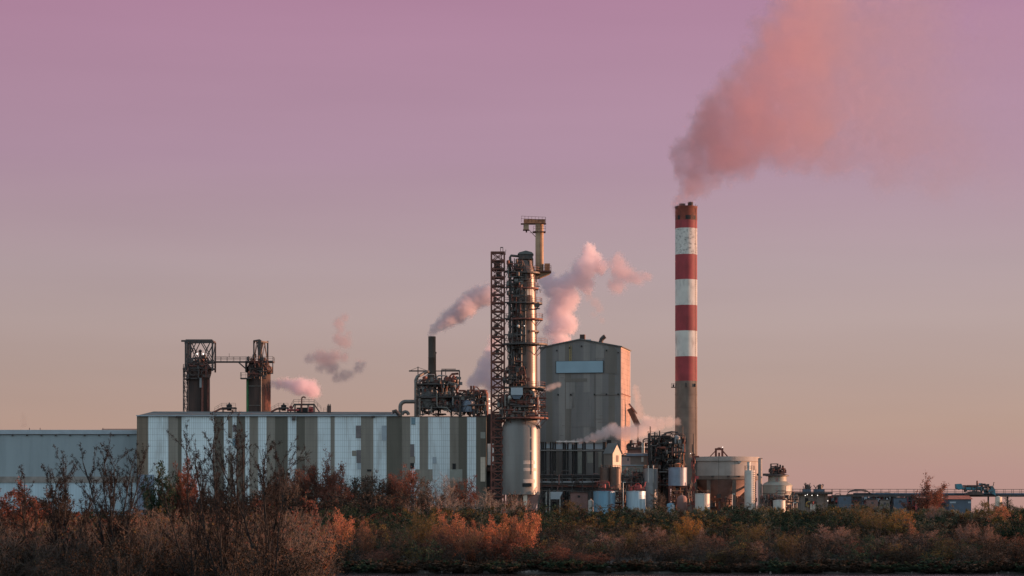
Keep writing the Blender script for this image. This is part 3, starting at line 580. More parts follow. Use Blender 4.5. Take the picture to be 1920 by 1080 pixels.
mb = MB(M['dark']); mb.lattice(X(938.5, d), X(943, d), d-.6, d+.6, [zs[-1], Z(464, d)], .14, None); mb.bar((X(947.5, d), d, Z(478, d)), (X(948.5, d), d, Z(468, d)), .12); mb.build('beacon_frame', t)
MB(M['flare']).ball((X(918.5, d), d-2.1, Z(766, d)), .2).build('lamp', t)

# ------------------------------------------------------------------ column
d = 672; s = S(d); cx = X(983, d)
t = thing('column', 'tall silver distillation column ringed with platforms, above the wide round vessel', 'column', (cx, d, GZ))
cl = X(976.5, d)
mb = MB(M['clad']).lathe(cx, d, [(25.5*s, Z(762, d)), (24.6*s, Z(728, d)), (24*s, Z(640, d)), (22.5*s, Z(560, d)), (21*s, Z(520, d)), (20*s, Z(507, d)), (17*s, Z(497, d)), (15*s, Z(489, d))], 48); mb.build('shaft', t)
MB(M['cladlow']).lathe(cl, d, [(36*s, Z(927.5, d)), (36*s, Z(804, d)), (34*s, Z(797, d)), (29*s, Z(790, d)), (28.5*s, Z(768, d)), (26*s, Z(750, d))], 56).build('vessel', t)
mb = MB(M['conc']).lathe(cl-1, d, [(20*s, GZ-.5), (20*s, Z(927.4, d))], 24); mb.build('skirt', t)
mb = MB(M['cream']); mb.box(X(981, d), X(988.5, d), d-4.4, d-3.2, GZ-.5, Z(927.4, d)); mb.use(M['brick']).prism([(X(989, d), Z(927.4, d)), (X(989, d), GZ), (X(995, d), GZ), (X(1011, d), Z(927.4, d))], d-3.4, d+1); mb.build('footing', t)
MB(M['black']).box(X(979.5, d), X(996.5, d), d-36*s-.1, d-32*s, Z(913, d), Z(906.5, d)).build('name_plate', t)
mb = MB(mat('pale_steel_patch', (.27, .25, .235), .5, var=.25, scale=1.2))  # paler strips wrapped round the vessel, right of its middle
for a, b_ in ((864, 871), (878, 884), (899, 906)): mb.lathe(cl, d, [(36*s+.03, Z(b_, d)), (36*s+.03, Z(a, d))], 40, -PI/2+.12, -.75+.1*(a == 878))
mb.build('pale_patch', t)
mb = MB(M['dark'])
for p in (870, 890, 845, 820): mb.tube([(cl+36*s*math.cos(-1.0), d+36*s*math.sin(-1.0)-.1, Z(p, d)), (cl+36*s*math.cos(-1.0), d+36*s*math.sin(-1.0)-.1, Z(p-22, d))], .09, 6)
mb.build('seam_pipe', t)
# platforms with railings
for yy, r1, rl, a0, a1 in ((511, 30, 1, 0, 2*PI), (540, 27, 1, -2.6, .5), (568, 34, 1, -2.9, .4), (598, 35, 1, -PI, .3), (620.5, 28, 0, -1.2, .8), (628, 31, 0, -PI, -1.5), (645, 44, 1, -PI, .12), (726, 40, 1, -PI, .3), (762, 40, 1, -PI, .2), (783, 45, 1, -PI, .1)):
    mb = MB(M['rust'] if yy in (540, 598, 783) else M['dark']); ringplat(mb, cx, d, 20*s, r1*s, Z(yy, d), a0, a1, .42, 32)
    k = max(3, int(8*(a1-a0)/(2*PI)))
    for i in range(k+1):
        a = a0+(a1-a0)*i/k; mb.bar((cx+22*s*math.cos(a), d+22*s*math.sin(a), Z(yy, d)-(r1-20)*s), (cx+(r1-1)*s*math.cos(a), d+(r1-1)*s*math.sin(a), Z(yy, d)-.3), .14)
    pf = mb.build('platform', t)
    if rl: mb = MB(M['rust']); ringrail(mb, cx, d, (r1-.6)*s, Z(yy, d), a0, a1, 1.2, 22, .07); mb.build('railing', pf)
for yy, a0, a1 in ((526, -PI, -1.3), (555, -PI, -1.5), (583, -3.0, -1.35), (612, -PI, -1.5), (664, -PI, -1.6), (690, -3.0, -1.4), (745, -2.8, .2)):
    mb = MB(M['dark']); ringplat(mb, cx, d, 20*s, 30*s, Z(yy, d), a0, a1, .3, 32); pf = mb.build('platform', t)
    mb = MB(M['dark']); ringrail(mb, cx, d, 29.5*s, Z(yy, d), a0, a1, 1.2, 26, .08); mb.build('railing', pf)
mb = MB(M['dark'])                        # walkways between the column and the lattice tower, risers and ladders
for p in (511, 540, 568, 598, 628, 645, 708, 726, 762, 783): mb.box(X(945.5, d), X(966, d), d-3.2, d-1.8, Z(p, d)-.25, Z(p, d)); mb.bar((X(946, d), d-3.2, Z(p, d)-2), (X(952, d), d-3.2, Z(p, d)-.2), .15)
mb.box(X(932, d), X(960, d), d-4, d-1, Z(783.5, d)-.3, Z(783.5, d)); wk = mb.build('walkway', t)
mb = MB(M['dark'])
for p in (511, 540, 568, 598, 645, 726, 762, 783): mb.rail([(X(945.5, d), d-3.2, Z(p, d)), (X(962, d), d-3.2, Z(p, d))], 1.15, .07, 1.3)
mb.build('railing', wk)
mb = MB(M['dark']); mb.tube([(X(956.5, d), d-2.4, Z(785, d)), (X(956.5, d), d-2.4, Z(484, d)), (X(958, d), d-2.4, Z(481, d)), (X(972, d), d-2, Z(482, d))], .32, 8)
mb.tube([(X(964.5, d), d-2.5, Z(780, d)), (X(964.5, d), d-2.5, Z(486, d))], .12, 6); mb.tube([(X(961.5, d), d-3, Z(770, d)), (X(961.5, d), d-3, Z(560, d))], .3, 8); mb.tube([(X(970, d), d-3.7, Z(640, d)), (X(970, d), d-3.2, Z(520, d))], .22, 8)
mb.use(M['pipe']).tube([(X(977.5, d), d-3.9, Z(725, d)), (X(977.5, d), d-3.3, Z(505, d))], .2, 8); mb.tube([(X(985, d), d-3.9, Z(645, d)), (X(985, d), d-3.5, Z(545, d))], .14, 8); mb.build('riser_pipe', t)
mb = MB(M['pipe'])
for y0, y1, px in ((511, 598, 975), (598, 645, 982), (645, 700, 1000), (540, 568, 998)):
    for k in (-1.2, 1.2): mb.bar((X(px+k, d), d-3.85, Z(y1, d)), (X(px+k, d), d-3.75, Z(y0, d)), .07)
    n = int((y1-y0)/3)
    for i in range(n): z = Z(y1, d)+(Z(y0, d)-Z(y1, d))*i/n; mb.bar((X(px-1.2, d), d-3.85, z), (X(px+1.2, d), d-3.8, z), .05)
mb.build('ladder', t)
mb = clutter(MB(), X(950, d), X(979, d), d-4.2, d-2.6, Z(722, d), Z(496, d), 330, 21, ['dark', 'dark', 'pipe', 'rust'], (.06, .22))
clutter(mb, X(944, d), X(986, d), d-4.8, d-3.4, Z(726, d), Z(695, d), 90, 22, ['dark', 'rust', 'dark'], (.08, .25)); clutter(mb, X(934, d), X(1008, d), d-5, d-4, Z(785, d), Z(742, d), 170, 23, ['dark', 'pipe', 'rust', 'rust', 'dark'], (.08, .28)); clutter(mb, X(990, d), X(1012, d), d-4.4, d-3, Z(600, d), Z(520, d), 14, 29, ['dark', 'rust'], (.06, .18)); mb.build('pipework', t)
MB(M['parapet']).box(X(958, d), X(980, d), d-6, d-3.5, Z(742.5, d), Z(729, d)).build('cabin', t)
MB(M['navy']).prism([(X(958, d), Z(742.6, d)), (X(963, d), Z(750, d)), (X(974, d), Z(750, d)), (X(980, d), Z(742.6, d))], d-5.8, d-3.6).build('cabin_base', t)
MB(M['white']).lathe(cx, d, [(22.4*s, Z(555, d)), (22.2*s, Z(541, d))], 12, -1.35, -.7).build('pale_panel', t)
mb = MB(M['white']); mb.ball((X(956, d), d-4.8, Z(747, d)), .6, 10); mb.ball((X(971.5, d), d-4.4, Z(614, d)), .42, 8); mb.build('valve', t)
MB(M['lamp']).ball((X(983, d), d-4.5, Z(613.5, d)), .1).build('lamp', t)
# right-hand service cage
mb = MB(M['rust']); mb.lattice(X(1009, d), X(1022, d), d-3.4, d-.8, [Z(p, d) for p in (785, 774, 762, 748, 733)], .18, 'x', .12)
for p in (785, 762, 746): mb.box(X(1007, d), X(1024, d), d-3.6, d-.6, Z(p, d)-.3, Z(p, d))
mb.rail([(X(1008, d), d-3.5, Z(733, d)), (X(1024, d), d-3.5, Z(733, d))], 1.2); mb.bar((X(1002, d), d-3, Z(742, d)), (X(1003, d), d-3, Z(727, d)), .2); mb.build('service_cage', t)
MB(M['black']).tube([(X(1003, d), d-4, Z(729, d)), (X(1019, d), d-4, Z(733, d))], .45, 8).build('steam_outlet', t)
mb = MB(M['dark']); mb.tube([(X(1009, d), d-2.5, Z(798, d)), (X(1012.5, d), d-2.5, Z(804, d))], .35); mb.lathe(cx, d, [(25*s, Z(797, d)), (25*s, Z(783, d))], 24); mb.build('lower_collar', t)
# head of the column
mb = MB(M['dark']); x0, x1 = X(972, d), X(999, d)
mb.box(x0, x1, d-2.2, d+2.2, Z(487, d), Z(478, d)); [mb.bar((x, d-2, Z(500, d)), (x, d-2, Z(486, d)), .25) for x in (X(971, d), X(979, d), X(992, d), X(999, d))]
mb.tube([(X(983, d), d-2.5, Z(500, d)), (X(980, d), d-2.5, Z(492, d)), (X(974, d), d-2.5, Z(489, d)), (X(971, d), d-2.5, Z(500, d))], .22); hd = mb.build('head_house', t)
mb = MB(M['roofgrey']); mb.prism([(x0-.2, Z(478, d)), (x1+.2, Z(478, d)), (X(997, d), Z(474.5, d)), (X(986, d), Z(471.5, d)), (X(973, d), Z(475, d))], d-2.5, d+2.5); mb.build('roof', hd)

# ------------------------------------------------------------------ hoist mast on top
d = 674; s = S(d)
t = thing('hoist_mast', 'ochre rusted hoist mast with an overhanging arm at the top of the silver column', 'hoist', (X(1011, d), d, Z(511, d)))
xx = X(1011, d)
MB(M['ochre']).box(X(1004, d), X(1013, d), d-1.2, d+1.2, Z(512, d), Z(420, d)).build('mast', t)
mb = MB(M['ochre']).lathe(X(1014, d), d, [(5.2*s, Z(512, d)), (5.2*s, Z(420, d))], 20); mb.build('mast_tube', t)
MB(M['ochrerust']).box(X(982, d), X(1022, d), d-1.3, d+1.3, Z(419.8, d), Z(412, d)).build('arm', t)
mb = MB(M['ochre']).box(X(981.5, d), X(991.5, d), d-1.1, d+1.1, Z(431, d), Z(420, d)); mb.use(M['rust']).box(X(980.5, d), X(992, d), d-1.2, d+1.2, Z(432, d), Z(431, d)); mb.tube([(X(987, d), d, Z(432, d)), (X(987, d), d, Z(436, d))], .2); mb.build('hoist_box', t)
mb = MB(M['rust']).rail([(X(977.5, d), d-1.4, Z(417, d)), (X(1023, d), d-1.4, Z(419, d)), (X(1023, d), d+1.4, Z(419, d))], 1.5, .07, .9); mb.rail([(X(1000, d), d-1.5, Z(435, d)), (X(1023, d), d-1.5, Z(435, d))], 1.4, .07, 1); mb.build('railing', t)
mb = MB(M['rust']).box(X(976.5, d), X(1024, d), d-1.5, d+1.5, Z(420.2, d), Z(419.7, d)); mb.box(X(999, d), X(1023, d), d-1.6, d+1.6, Z(436, d), Z(434.8, d)); mb.build('platform', t)
mb = MB(M['rust']); mb.bar((X(992, d), d, Z(431, d)), (X(1004, d), d, Z(444, d)), .14); mb.bar((X(993, d), d, Z(437, d)), (X(1004, d), d, Z(433, d)), .1); mb.build('brace', t)
mb = MB(M['rust']).box(X(945, d), X(1033.5, d), d-2.8, d-2.2, Z(511.5, d), Z(509, d)); mb.box(X(1000, d), X(1033.5, d), d-2.2, d+2.2, Z(511.5, d), Z(510, d)); mb.rail([(X(1002, d), d-2.7, Z(509, d)), (X(1033, d), d-2.7, Z(509, d)), (X(1033, d), d+2.2, Z(509, d))], 1.3, .07, .9); mb.build('base_deck', t)
MB(M['ochre']).prism([(X(1000, d), Z(523, d)), (X(1012, d), Z(522, d)), (X(1031, d), Z(514, d)), (X(1031, d), Z(511.6, d)), (X(1000, d), Z(511.6, d))], d-1.6, d+1.6).build('bracket', t)
MB(M['ochrerust']).box(X(1021, d), X(1031, d), d-1.6, d+1.4, Z(509.5, d), Z(495, d)).build('winch_box', t)

# ------------------------------------------------------------------ boiler house
ph = math.radians(11); dA = 715; AX, AY = X(1164.5, dA), dA
def bx(a, b_, z): return (AX-math.cos(ph)*a+math.sin(ph)*b_, AY+math.sin(ph)*a+math.cos(ph)*b_, z)
W_, D_ = 23.0, 17.0
t = thing('boiler_house', 'huge grey gabled boiler house with a blank blue sign and one sunlit side', 'building', bx(W_/2, D_/2, GZ))
def bbox(mb, a0, a1, b0, b1, z0, z1):
    q = [bx(a, b_, z) for z in (z0, z1) for a, b_ in ((a1, b0), (a0, b0), (a0, b1), (a1, b1))]
    mb.add(q, [(0,3,2,1),(4,5,6,7),(0,1,5,4),(1,2,6,5),(2,3,7,6),(3,0,4,7)]); return mb
ze, zp = Z(650.5, dA), Z(638, 719)
def za(a): return ze+(zp-ze)*(1-abs(a-W_/2)/(W_/2))
mb = MB(); st = ['boil1','boil3','boil1','boil2','boil1','boil2','boil1','boil1','boil3','boil2','boil1','boil3','boil1']
for i in range(13):                              # front, sheet by sheet under the gable
    a0, a1 = W_*i/13, W_*(i+1)/13; mb.use(M[st[i]])
    mb.add([bx(a1, 0, GZ-.5), bx(a0, 0, GZ-.5), bx(a0, 0, za(a0)), bx(a1, 0, za(a1))] if not (a0 < W_/2 < a1) else [bx(a1, 0, GZ-.5), bx(a0, 0, GZ-.5), bx(a0, 0, za(a0)), bx(W_/2, 0, zp), bx(a1, 0, za(a1))], [(0,1,2,3)] if not (a0 < W_/2 < a1) else [(0,1,2,3,4)])
mb.use(M['boil1'])
mb.add([bx(W_, 0, GZ-.5), bx(W_, D_, GZ-.5), bx(W_, D_, ze), bx(W_, 0, ze)], [(0,1,2,3)]); mb.add([bx(0, D_, GZ-.5), bx(W_, D_, GZ-.5), bx(W_, D_, ze), bx(W_/2, D_, zp), bx(0, D_, ze)], [(0,1,2,3,4)])
g = random.Random(9)
for a0, a1, y0, y1, c in ((4.8, 7.2, 653, 672, 'boil2'), (9.6, 16, 709, 715, 'boil3'), (13, 15.6, 716, 766, 'boil2'), (1.2, 4.6, 655, 700, 'boil3'), (7.5, 14, 735, 800, 'boil1')):
    bbox(mb.use(M[c]), a0, a1, -.1, -.02, Z(y1, 716), Z(y0, 716))
mb.build('front_wall', t)
mb = MB(M['boilside']); mb.add([bx(0, 0, GZ-.5), bx(0, D_, GZ-.5), bx(0, D_, ze), bx(0, 0, ze)], [(0,1,2,3)])
for k in range(8): b_ = D_*k/8+.6; bbox(mb, -.22, -.01, b_, b_+.5, GZ, ze-.3)
bbox(mb.use(M['rust']), -.3, -.23, 0, D_, Z(741.5, 722), Z(740, 722)); mb.build('side_wall', t)
mb = MB(M['roofgrey'])
for a0, a1 in ((-.4, W_/2), (W_/2, W_+.4)):
    z0, z1 = (ze-.1, zp+.05) if a0 < 0 else (zp+.05, ze-.1)
    q = [bx(a0, -.4, z0), bx(a1, -.4, z1), bx(a1, D_+.4, z1), bx(a0, D_+.4, z0)]; mb.add(q+[(x, y, z+.3) for x, y, z in q], [(0,1,2,3),(7,6,5,4),(0,4,5,1),(1,5,6,2),(2,6,7,3),(3,7,4,0)])
mb.build('roof', t)
sg = bbox(MB(M['signgap']), 4.9, 18.5, -.35, -.12, Z(699.5, 717), Z(676.5, 717)).build('sign_frame', t)
bbox(MB(M['signblue']), 5.1, 18.3, -.42, -.352, Z(698.8, 717), Z(677.3, 717)).build('sign_panel', sg)
bbox(MB(M['silorust']), 10.8, 12.2, 3, 4.4, zp-.6, Z(626.5, 719)).build('roof_vent', t)
bbox(MB(M['parapet']), 8.6, 10.6, 1, 3, zp-.9, zp+.15).build('roof_hatch', t)
p0 = bx(6.2, 3, za(6.2)-.2); u = Vector((math.cos(ph), -math.sin(ph), 0))
MB(M['dark']).tube([p0, Vector(p0)+Vector((0, 0, .7)), Vector(p0)+u*.25+Vector((0, 0, 1.5)), Vector(p0)+u*.9+Vector((0, 0, 2.1)), Vector(p0)+u*1.25+Vector((0, 0, 2.3))], .62, 10).build('bent_vent_pipe', t)
MB(M['brick']).tube([p0, Vector(p0)+Vector((0, 0, .65))], .75, 10).build('vent_collar', t)
mb = MB(M['black'])
for a in (.6, 3.9, 11, 14.4, 18): bbox(mb, a, a+.35, -.3, -.1, za(a)-1.9, za(a)-1.5)
for a in (.6, 3.9, 7.3, 14, 17.6): bbox(mb, a, a+.4, -.3, -.1, Z(741, 716), Z(738, 716))
mb.build('light_bracket', t)
mb = MB(M['boil3'])
for a, y0, y1 in ((4.0, 740, 739), ): bbox(mb, .2, 7.5, -.15, -.03, Z(741, 716), Z(739.5, 716))
for a in (7.4, 14.4): bbox(mb, a, a+.12, -.12, -.02, GZ, Z(700, 716))
for i in range(24): a = g.uniform(.3, 18); bbox(mb, a, a+g.uniform(.8, 3), -.08, -.02, Z(690+i*6, 716), Z(689.2+i*6, 716))
mb.build('seam', t)
mb = MB(M['yellow']); aa = 14.3
for k in (-.25, .25): bbox(mb, aa+k, aa+k+.06, -.25, -.15, Z(676, 716), za(aa)-1)
for i in range(9): z = Z(676, 716)+i*.45; bbox(mb, aa-.25, aa+.25, -.24, -.18, z, z+.06)
mb.build('ladder', t)
d = 722
t = thing('chute', 'slanting brown conveyor chute leaning off the sunlit side of the boiler house', 'chute', (X(1190, d), d, Z(803, d)))
mb = MB(M['silorust']).bar((X(1180.5, d), d, Z(766, d)), (X(1196.5, d), d, Z(799, d)), 1.5, 1.5); mb.build('tube', t)
mb = MB(M['brick']).bar((X(1179, d), d-.5, Z(757, d)), (X(1194, d), d-.5, Z(776, d)), 1.3, .4); mb.build('hood', t)
mb = MB(M['dark']).bar((X(1196, d), d, Z(798, d)), (X(1196, d), d, GZ), .5); mb.build('post', t)

# ------------------------------------------------------------------ annex with its bank of pipes
d = 706; s = S(d)
t = thing('annex', 'low grey panelled annex running along the foot of the boiler house', 'building', (X(1082, d), d, GZ))
mb = MB(); g = random.Random(3); px = 1008
while px < 1150:
    w = g.choice((8, 11, 14)); mb.use(M[g.choice(('boil1', 'boil2', 'boil3', 'boil1'))]); mb.box(X(px, d), X(min(px+w, 1150), d), d, d+8, GZ-.5, Z(842 if g.random() < .6 else 840, d)); px += w
mb.use(M['parapet']).box(X(1008, d), X(1140, d), d+.5, d+8, Z(842, d), Z(831, d)); mb.build('wall', t)
MB(M['ledge']).box(X(1008, d), X(1142, d), d+.2, d+8.2, Z(831, d), Z(829.8, d)).build('roof_edge', t)
MB(M['black']).box(X(1138, d), X(1146, d), d-1, d+2, Z(870, d), Z(825, d)).build('flue', t)
MB(M['boil2']).prism([(X(1146, d), Z(842, d)), (X(1163, d), Z(842, d)), (X(1158, d), Z(828, d)), (X(1146, d), Z(826, d))], d+2, d+5).build('hood', t)
mb = MB(M['white']); mb.box(X(1083, d), X(1091.5, d), d-.1, d-.01, Z(888, d), Z(846, d)); mb.box(X(1122, d), X(1128, d), d-.1, d-.01, Z(876, d), Z(846, d)); mb.box(X(1101, d), X(1112, d), d-.12, d-.01, Z(868, d), Z(848, d)); mb.cur = M['boil2']; mb.m = [M['greenwall']]*len(mb.m); mb.build('pale_panel', t)
d = 703
t = thing('pipe_bank', 'row of tall black vertical pipes standing before the grey annex', 'pipes', (X(1075, d), d, GZ))
for px in (1015.5, 1019, 1023, 1032.5, 1037, 1041, 1056.5, 1060, 1064.5, 1073.7, 1077.5, 1081, 1093, 1097, 1114, 1131.5, 1135):
    MB(M['black']).tube([(X(px, d), d, GZ-.2), (X(px, d), d, Z(828.5, d))], .24, 8).build('pipe', t)
mb = MB(M['pipe']).tube([(X(1012, d), d-.5, Z(845, d)), (X(1140, d), d-.5, Z(845, d))], .22); mb.build('cross_pipe', t)
MB(M['white']).tube([(X(1043, d), d-.6, Z(828.5, d)), (X(1086, d), d-.6, Z(828.5, d))], .26).build('steam_pipe', t)
d = 692
t = thing('pipe_rack', 'long dark horizontal pipe rack in front of the grey annex, right of the column', 'pipe rack', (X(1070, d), d, GZ))
mb = MB(M['dark'])
for px in range(1016, 1250, 19): mb.bar((X(px, d), d, GZ-.3), (X(px, d), d, Z(892, d)), .3); mb.bar((X(px, d), d+3, GZ-.3), (X(px, d), d+3, Z(892, d)), .3); [mb.bar((X(px, d), d-.3, Z(p, d)), (X(px, d), d+3.2, Z(p, d)), .3) for p in (893, 903, 914)]
mb.build('rack_frame', t)
mb = MB()
for p, r, c in ((891, .2, 'dark'), (894, .25, 'black'), (897, .18, 'pipe'), (904.5, .38, 'steel'), (909, .2, 'dark'), (912, .25, 'rust'), (916, .3, 'black'), (919.5, .18, 'pipe')):
    for y in (d+.2, d+1.8): mb.use(M[c]).tube([(X(1012, d), y, Z(p, d)), (X(1250, d), y, Z(p, d))], r, 7)
mb.build('pipe', t)
mb = clutter(MB(), X(1014, d), X(1240, d), d-.5, d+3, Z(948, d), Z(890, d), 300, 31, ['dark', 'rust', 'dark', 'brick', 'pipe'], (.07, .22)); mb.build('pipework', t)

# ------------------------------------------------------------------ sheds and small buildings
d = 684; cxs = X(1157, d); ph2 = math.radians(-42)
def gx(a, b_, z): return (cxs+math.cos(ph2)*a-math.sin(ph2)*b_, d+math.sin(ph2)*a+math.cos(ph2)*b_, z)
t = thing('gabled_shed', 'little cream gabled shed with its lit gable end beside the annex', 'shed', (cxs, d, GZ))
hw = 1.8; L2 = 3.2; zE, zP = Z(848, d), Z(831.5, d)      # gable faces right and towards the viewer: direction +a
mb = MB(M['cream']); P = lambda b_, z: gx(0, b_, z)
mb.add([P(-hw, GZ-.3), P(hw, GZ-.3), P(hw, zE), P(0, zP), P(-hw, zE)], [(0,1,2,3,4)])
for b_ in (-hw, hw): mb.use(M['boil3']).add([gx(0, b_, GZ-.3), gx(-L2, b_, GZ-.3), gx(-L2, b_, zE), gx(0, b_, zE)], [(0,1,2,3)])
mb.add([gx(-L2, -hw, GZ), gx(-L2, hw, GZ), gx(-L2, hw, zE), gx(-L2, 0, zP), gx(-L2, -hw, zE)], [(0,1,2,3,4)]); mb.build('wall', t)
mb = MB(M['roofgrey'])
for b_ in (-1, 1): mb.add([gx(.3, b_*(hw+.3), zE-.4), gx(-L2, b_*(hw+.3), zE-.4), gx(-L2, 0, zP+.12), gx(.3, 0, zP+.12)], [(0,1,2,3)])
mb.build('roof', t)
w = MB(M['brownwall']); w.add([gx(.05, -.5, zE-2.6), gx(.05, .6, zE-2.6), gx(.05, .6, zE-.8), gx(.05, -.5, zE-.8)], [(0,1,2,3)]); w.build('window', t)
d = 697
t = thing('control_building', 'umber two storey control building with a slate blue roof edge, right of the cream shed', 'building', (X(1188, d), d, GZ))
MB(M['brownwall']).box(X(1161, d), X(1213.5, d), d, d+7, Z(871.5, d), Z(853, d)).build('upper_wall', t)
MB(M['pinkwall']).box(X(1161, d), X(1182, d), d-.12, d-.01, Z(871.5, d), Z(857, d)).build('lit_wall_patch', t)  # pinker sheet painting the warm light on the left part of the wall
MB(M['greenwall']).box(X(1166, d), X(1206, d), d-.6, d+7, GZ-.5, Z(873.6, d)).build('lower_wall', t)
MB(M['parapet']).box(X(1159, d), X(1208, d), d-.9, d+7, Z(873.4, d), Z(871.7, d)).build('ledge', t)
mb = MB(M['roofgrey']).add([(X(1158, d), d-.4, Z(857, d)), (X(1174, d), d-.4, Z(851, d)), (X(1215, d), d-.4, Z(851, d)), (X(1215, d), d+7, Z(848, d)), (X(1174, d), d+7, Z(848, d)), (X(1158, d), d+7, Z(857, d))], [(0,1,4,5),(1,2,3,4)]); mb.use(M['slate']).box(X(1174, d), X(1215, d), d-.5, d-.35, Z(855, d), Z(850.5, d)); mb.build('roof', t)
w = MB(M['glass']).box(X(1176, d), X(1179, d), d-.2, d-.13, Z(864, d), Z(859, d)).build('window', t)
MB(M['white']).box(X(1202.5, d), X(1206.5, d), d-.2, d-.02, Z(866, d), Z(857, d)).build('vent_panel', t)
d = 706
t = thing('brick_shed', 'dull red brick shed with a slim bright flue behind the umber control building', 'shed', (X(1198, d), d, GZ))
MB(M['brick']).box(X(1178, d), X(1220, d), d, d+5, GZ, Z(843, d)).build('wall', t); MB(M['dark']).box(X(1176, d), X(1222, d), d-.3, d+5.3, Z(843, d), Z(840, d)).build('roof', t)
mb = MB(M['white']); [mb.tube([(X(px, d), d-.6, Z(852, d)), (X(px, d), d-.6, Z(830, d))], .2) for px in (1204, 1207)]; mb.build('flue', t)
clutter(MB(), X(1176, d), X(1222, d), d, d+3, Z(840, d), Z(830, d), 30, 77, ['dark', 'rust']).build('pipework', t)

d = 684
t = thing('pipe_tangle', 'tangle of dark pipes and valves between the bronze tanks and the plain grey steel tank', 'pipework', (X(1186, d), d, GZ))
mb = MB(M['dark']); mb.lattice(X(1168, d), X(1203, d), d-1.5, d+2, [GZ, Z(950, d), Z(925, d), Z(905, d), Z(893, d)], .22, 'k', .13); mb.build('frame', t)
clutter(MB(), X(1166, d), X(1206, d), d-1.5, d+2, Z(955, d), Z(884, d), 130, 101, ['dark', 'rust', 'black', 'pipe', 'brick'], (.06, .2)).build('pipework', t)
# ------------------------------------------------------------------ dark process structure left of the chimney
d = 693
t = thing('dark_process_frame', 'blackened steel process structure bristling with pipes, at the foot of the striped chimney', 'process unit', (X(1248, d), d, GZ))
mb = MB(M['black']); 
for a, b_, zs in ((1217, 1240, (960, 930, 905, 880, 858, 838, 818)), (1240, 1262, (960, 930, 905, 880, 860, 840, 822)), (1262, 1282, (960, 925, 895, 868, 848))):
    mb.lattice(X(a, d), X(b_, d), d-3, d+3, [Z(p, d) for p in zs], .28, 'x', .16)
mb.build('frame', t)
mb = MB(M['black']); mb.box(X(1219, d), X(1254, d), d-1, d+3, GZ, Z(855, d)); mb.box(X(1224, d), X(1262, d), d, d+3, Z(855, d), Z(832, d)); mb.box(X(1254, d), X(1280, d), d-.5, d+3, Z(880, d), Z(856, d)); mb.build('housing', t)
clutter(MB(), X(1214, d), X(1283, d), d-3.5, d+1, Z(915, d), Z(820, d), 330, 41, ['black', 'dark', 'black', 'rust', 'dark', 'pipe'], (.07, .25)).build('pipework', t)
mb = MB(M['dark'])
for px, p, r in ((1218.5, 800, .14), (1214.5, 809, .1), (1236, 808, .18), (1227, 811, .2), (1279, 800, .12), (1248, 815, .15), (1231, 812, .1)): mb.tube([(X(px, d), d-2, Z(840, d)), (X(px, d), d-2, Z(p, d))], r, 6)
mb.tube([(X(1240, d), d-2, Z(818, d)), (X(1248, d), d-2, Z(812, d)), (X(1258, d), d-2, Z(810, d)), (X(1270, d), d-2, Z(811, d))], .2); mb.rail([(X(1218, d), d-3, Z(818, d)), (X(1262, d), d-3, Z(820, d))], 1.1, .07, 1.4); mb.build('vent_pipe', t)
MB(M['steel']).lathe(X(1268, d), d-2.5, [(.9, Z(832, d)), (.9, Z(820, d)), (.3, Z(816.5, d))], 16).build('vessel', t)
mb = MB(M['white']).tube([(X(1280.5, d), d-2.6, Z(870, d)), (X(1280.5, d), d-2.6, Z(833, d))], .3); mb.build('bright_pipe', t)

# ------------------------------------------------------------------ striped chimney
d = 712; s = S(d); cx = X(1286.5, d); R = 20.6*s
t = thing('chimney', 'tall concrete chimney with red and white warning bands, smoking', 'chimney', (cx, d, GZ))
def ring(z0, z1, r): return [(r, z0), (r, z1)]
MB(M['conc']).lathe(cx, d, [(R*1.05, GZ-.5), (R, Z(715, d))], 64).build('shaft', t)
for y0, y1, c, nm in ((715, 669, 'cred', 'red_band'), (669, 621, 'cwhite', 'white_band'), (621, 573, 'cred', 'red_band'), (573, 525, 'cwhite', 'white_band'), (525, 478, 'cred', 'red_band'), (478, 429, 'cpeel', 'white_band'), (429, 414, 'cred', 'red_band')):
    MB(M[c]).lathe(cx, d, ring(Z(y0, d), Z(y1, d), R), 64).build(nm, t)
o = MB(M['csoot']).lathe(cx, d, [(R, Z(414, d)), (R, Z(391, d)), (R*1.03, Z(390, d)), (R*1.03, Z(387.5, d)), (R*.85, Z(387.5, d)), (R*.85, Z(400, d))], 64).build('sooted_band', t); o['label'] = 'soot-stained topmost band of the chimney'
mb = MB(M['black'])
for k in range(5): a = -2.5+k*.8; mb.lathe(cx, d, ring(Z(413, d), Z(405.5, d), R+.03), 4, a, a+.28+.2*(k == 1))
mb.build('air_slot', t)
for px, r, p in ((1279, 6, 382), (1294.5, 5, 379)):
    MB(M['black']).lathe(X(px, d), d, [(r*s, Z(400, d)), (r*s, Z(p, d)), (r*s*.8, Z(p, d)), (r*s*.8, Z(p+6, d))], 18).build('flue', t)
mb = MB(M['dark'])
for k in range(10): a = k*2*PI/10; mb.bar((cx+R*math.cos(a), d+R*math.sin(a), Z(388, d)), (cx+R*math.cos(a), d+R*math.sin(a), Z(384.5, d)), .08)
mb.build('lightning_rod', t)
mb = MB(M['dark']); mb.box(cx-R-1.1, cx-R+.1, d-1, d+.6, Z(727, d), Z(725.5, d)); mb.box(cx-R-.7, cx-R-.3, d-.6, d, Z(725.5, d), Z(721, d)); mb.rail([(cx-R-1.1, d-1, Z(725.5, d)), (cx-R, d-1, Z(725.5, d))], .9, .08, .6); mb.box(X(1283.5, d), X(1286, d), d-R-.35, d-R+.1, Z(727, d), Z(719, d)); mb.box(X(1301, d), X(1303, d), d-R*.75-.3, d-R*.6, Z(726, d), Z(720, d)); mb.build('warning_light_bracket', t)
mb = MB(M['dark']); a = -.62
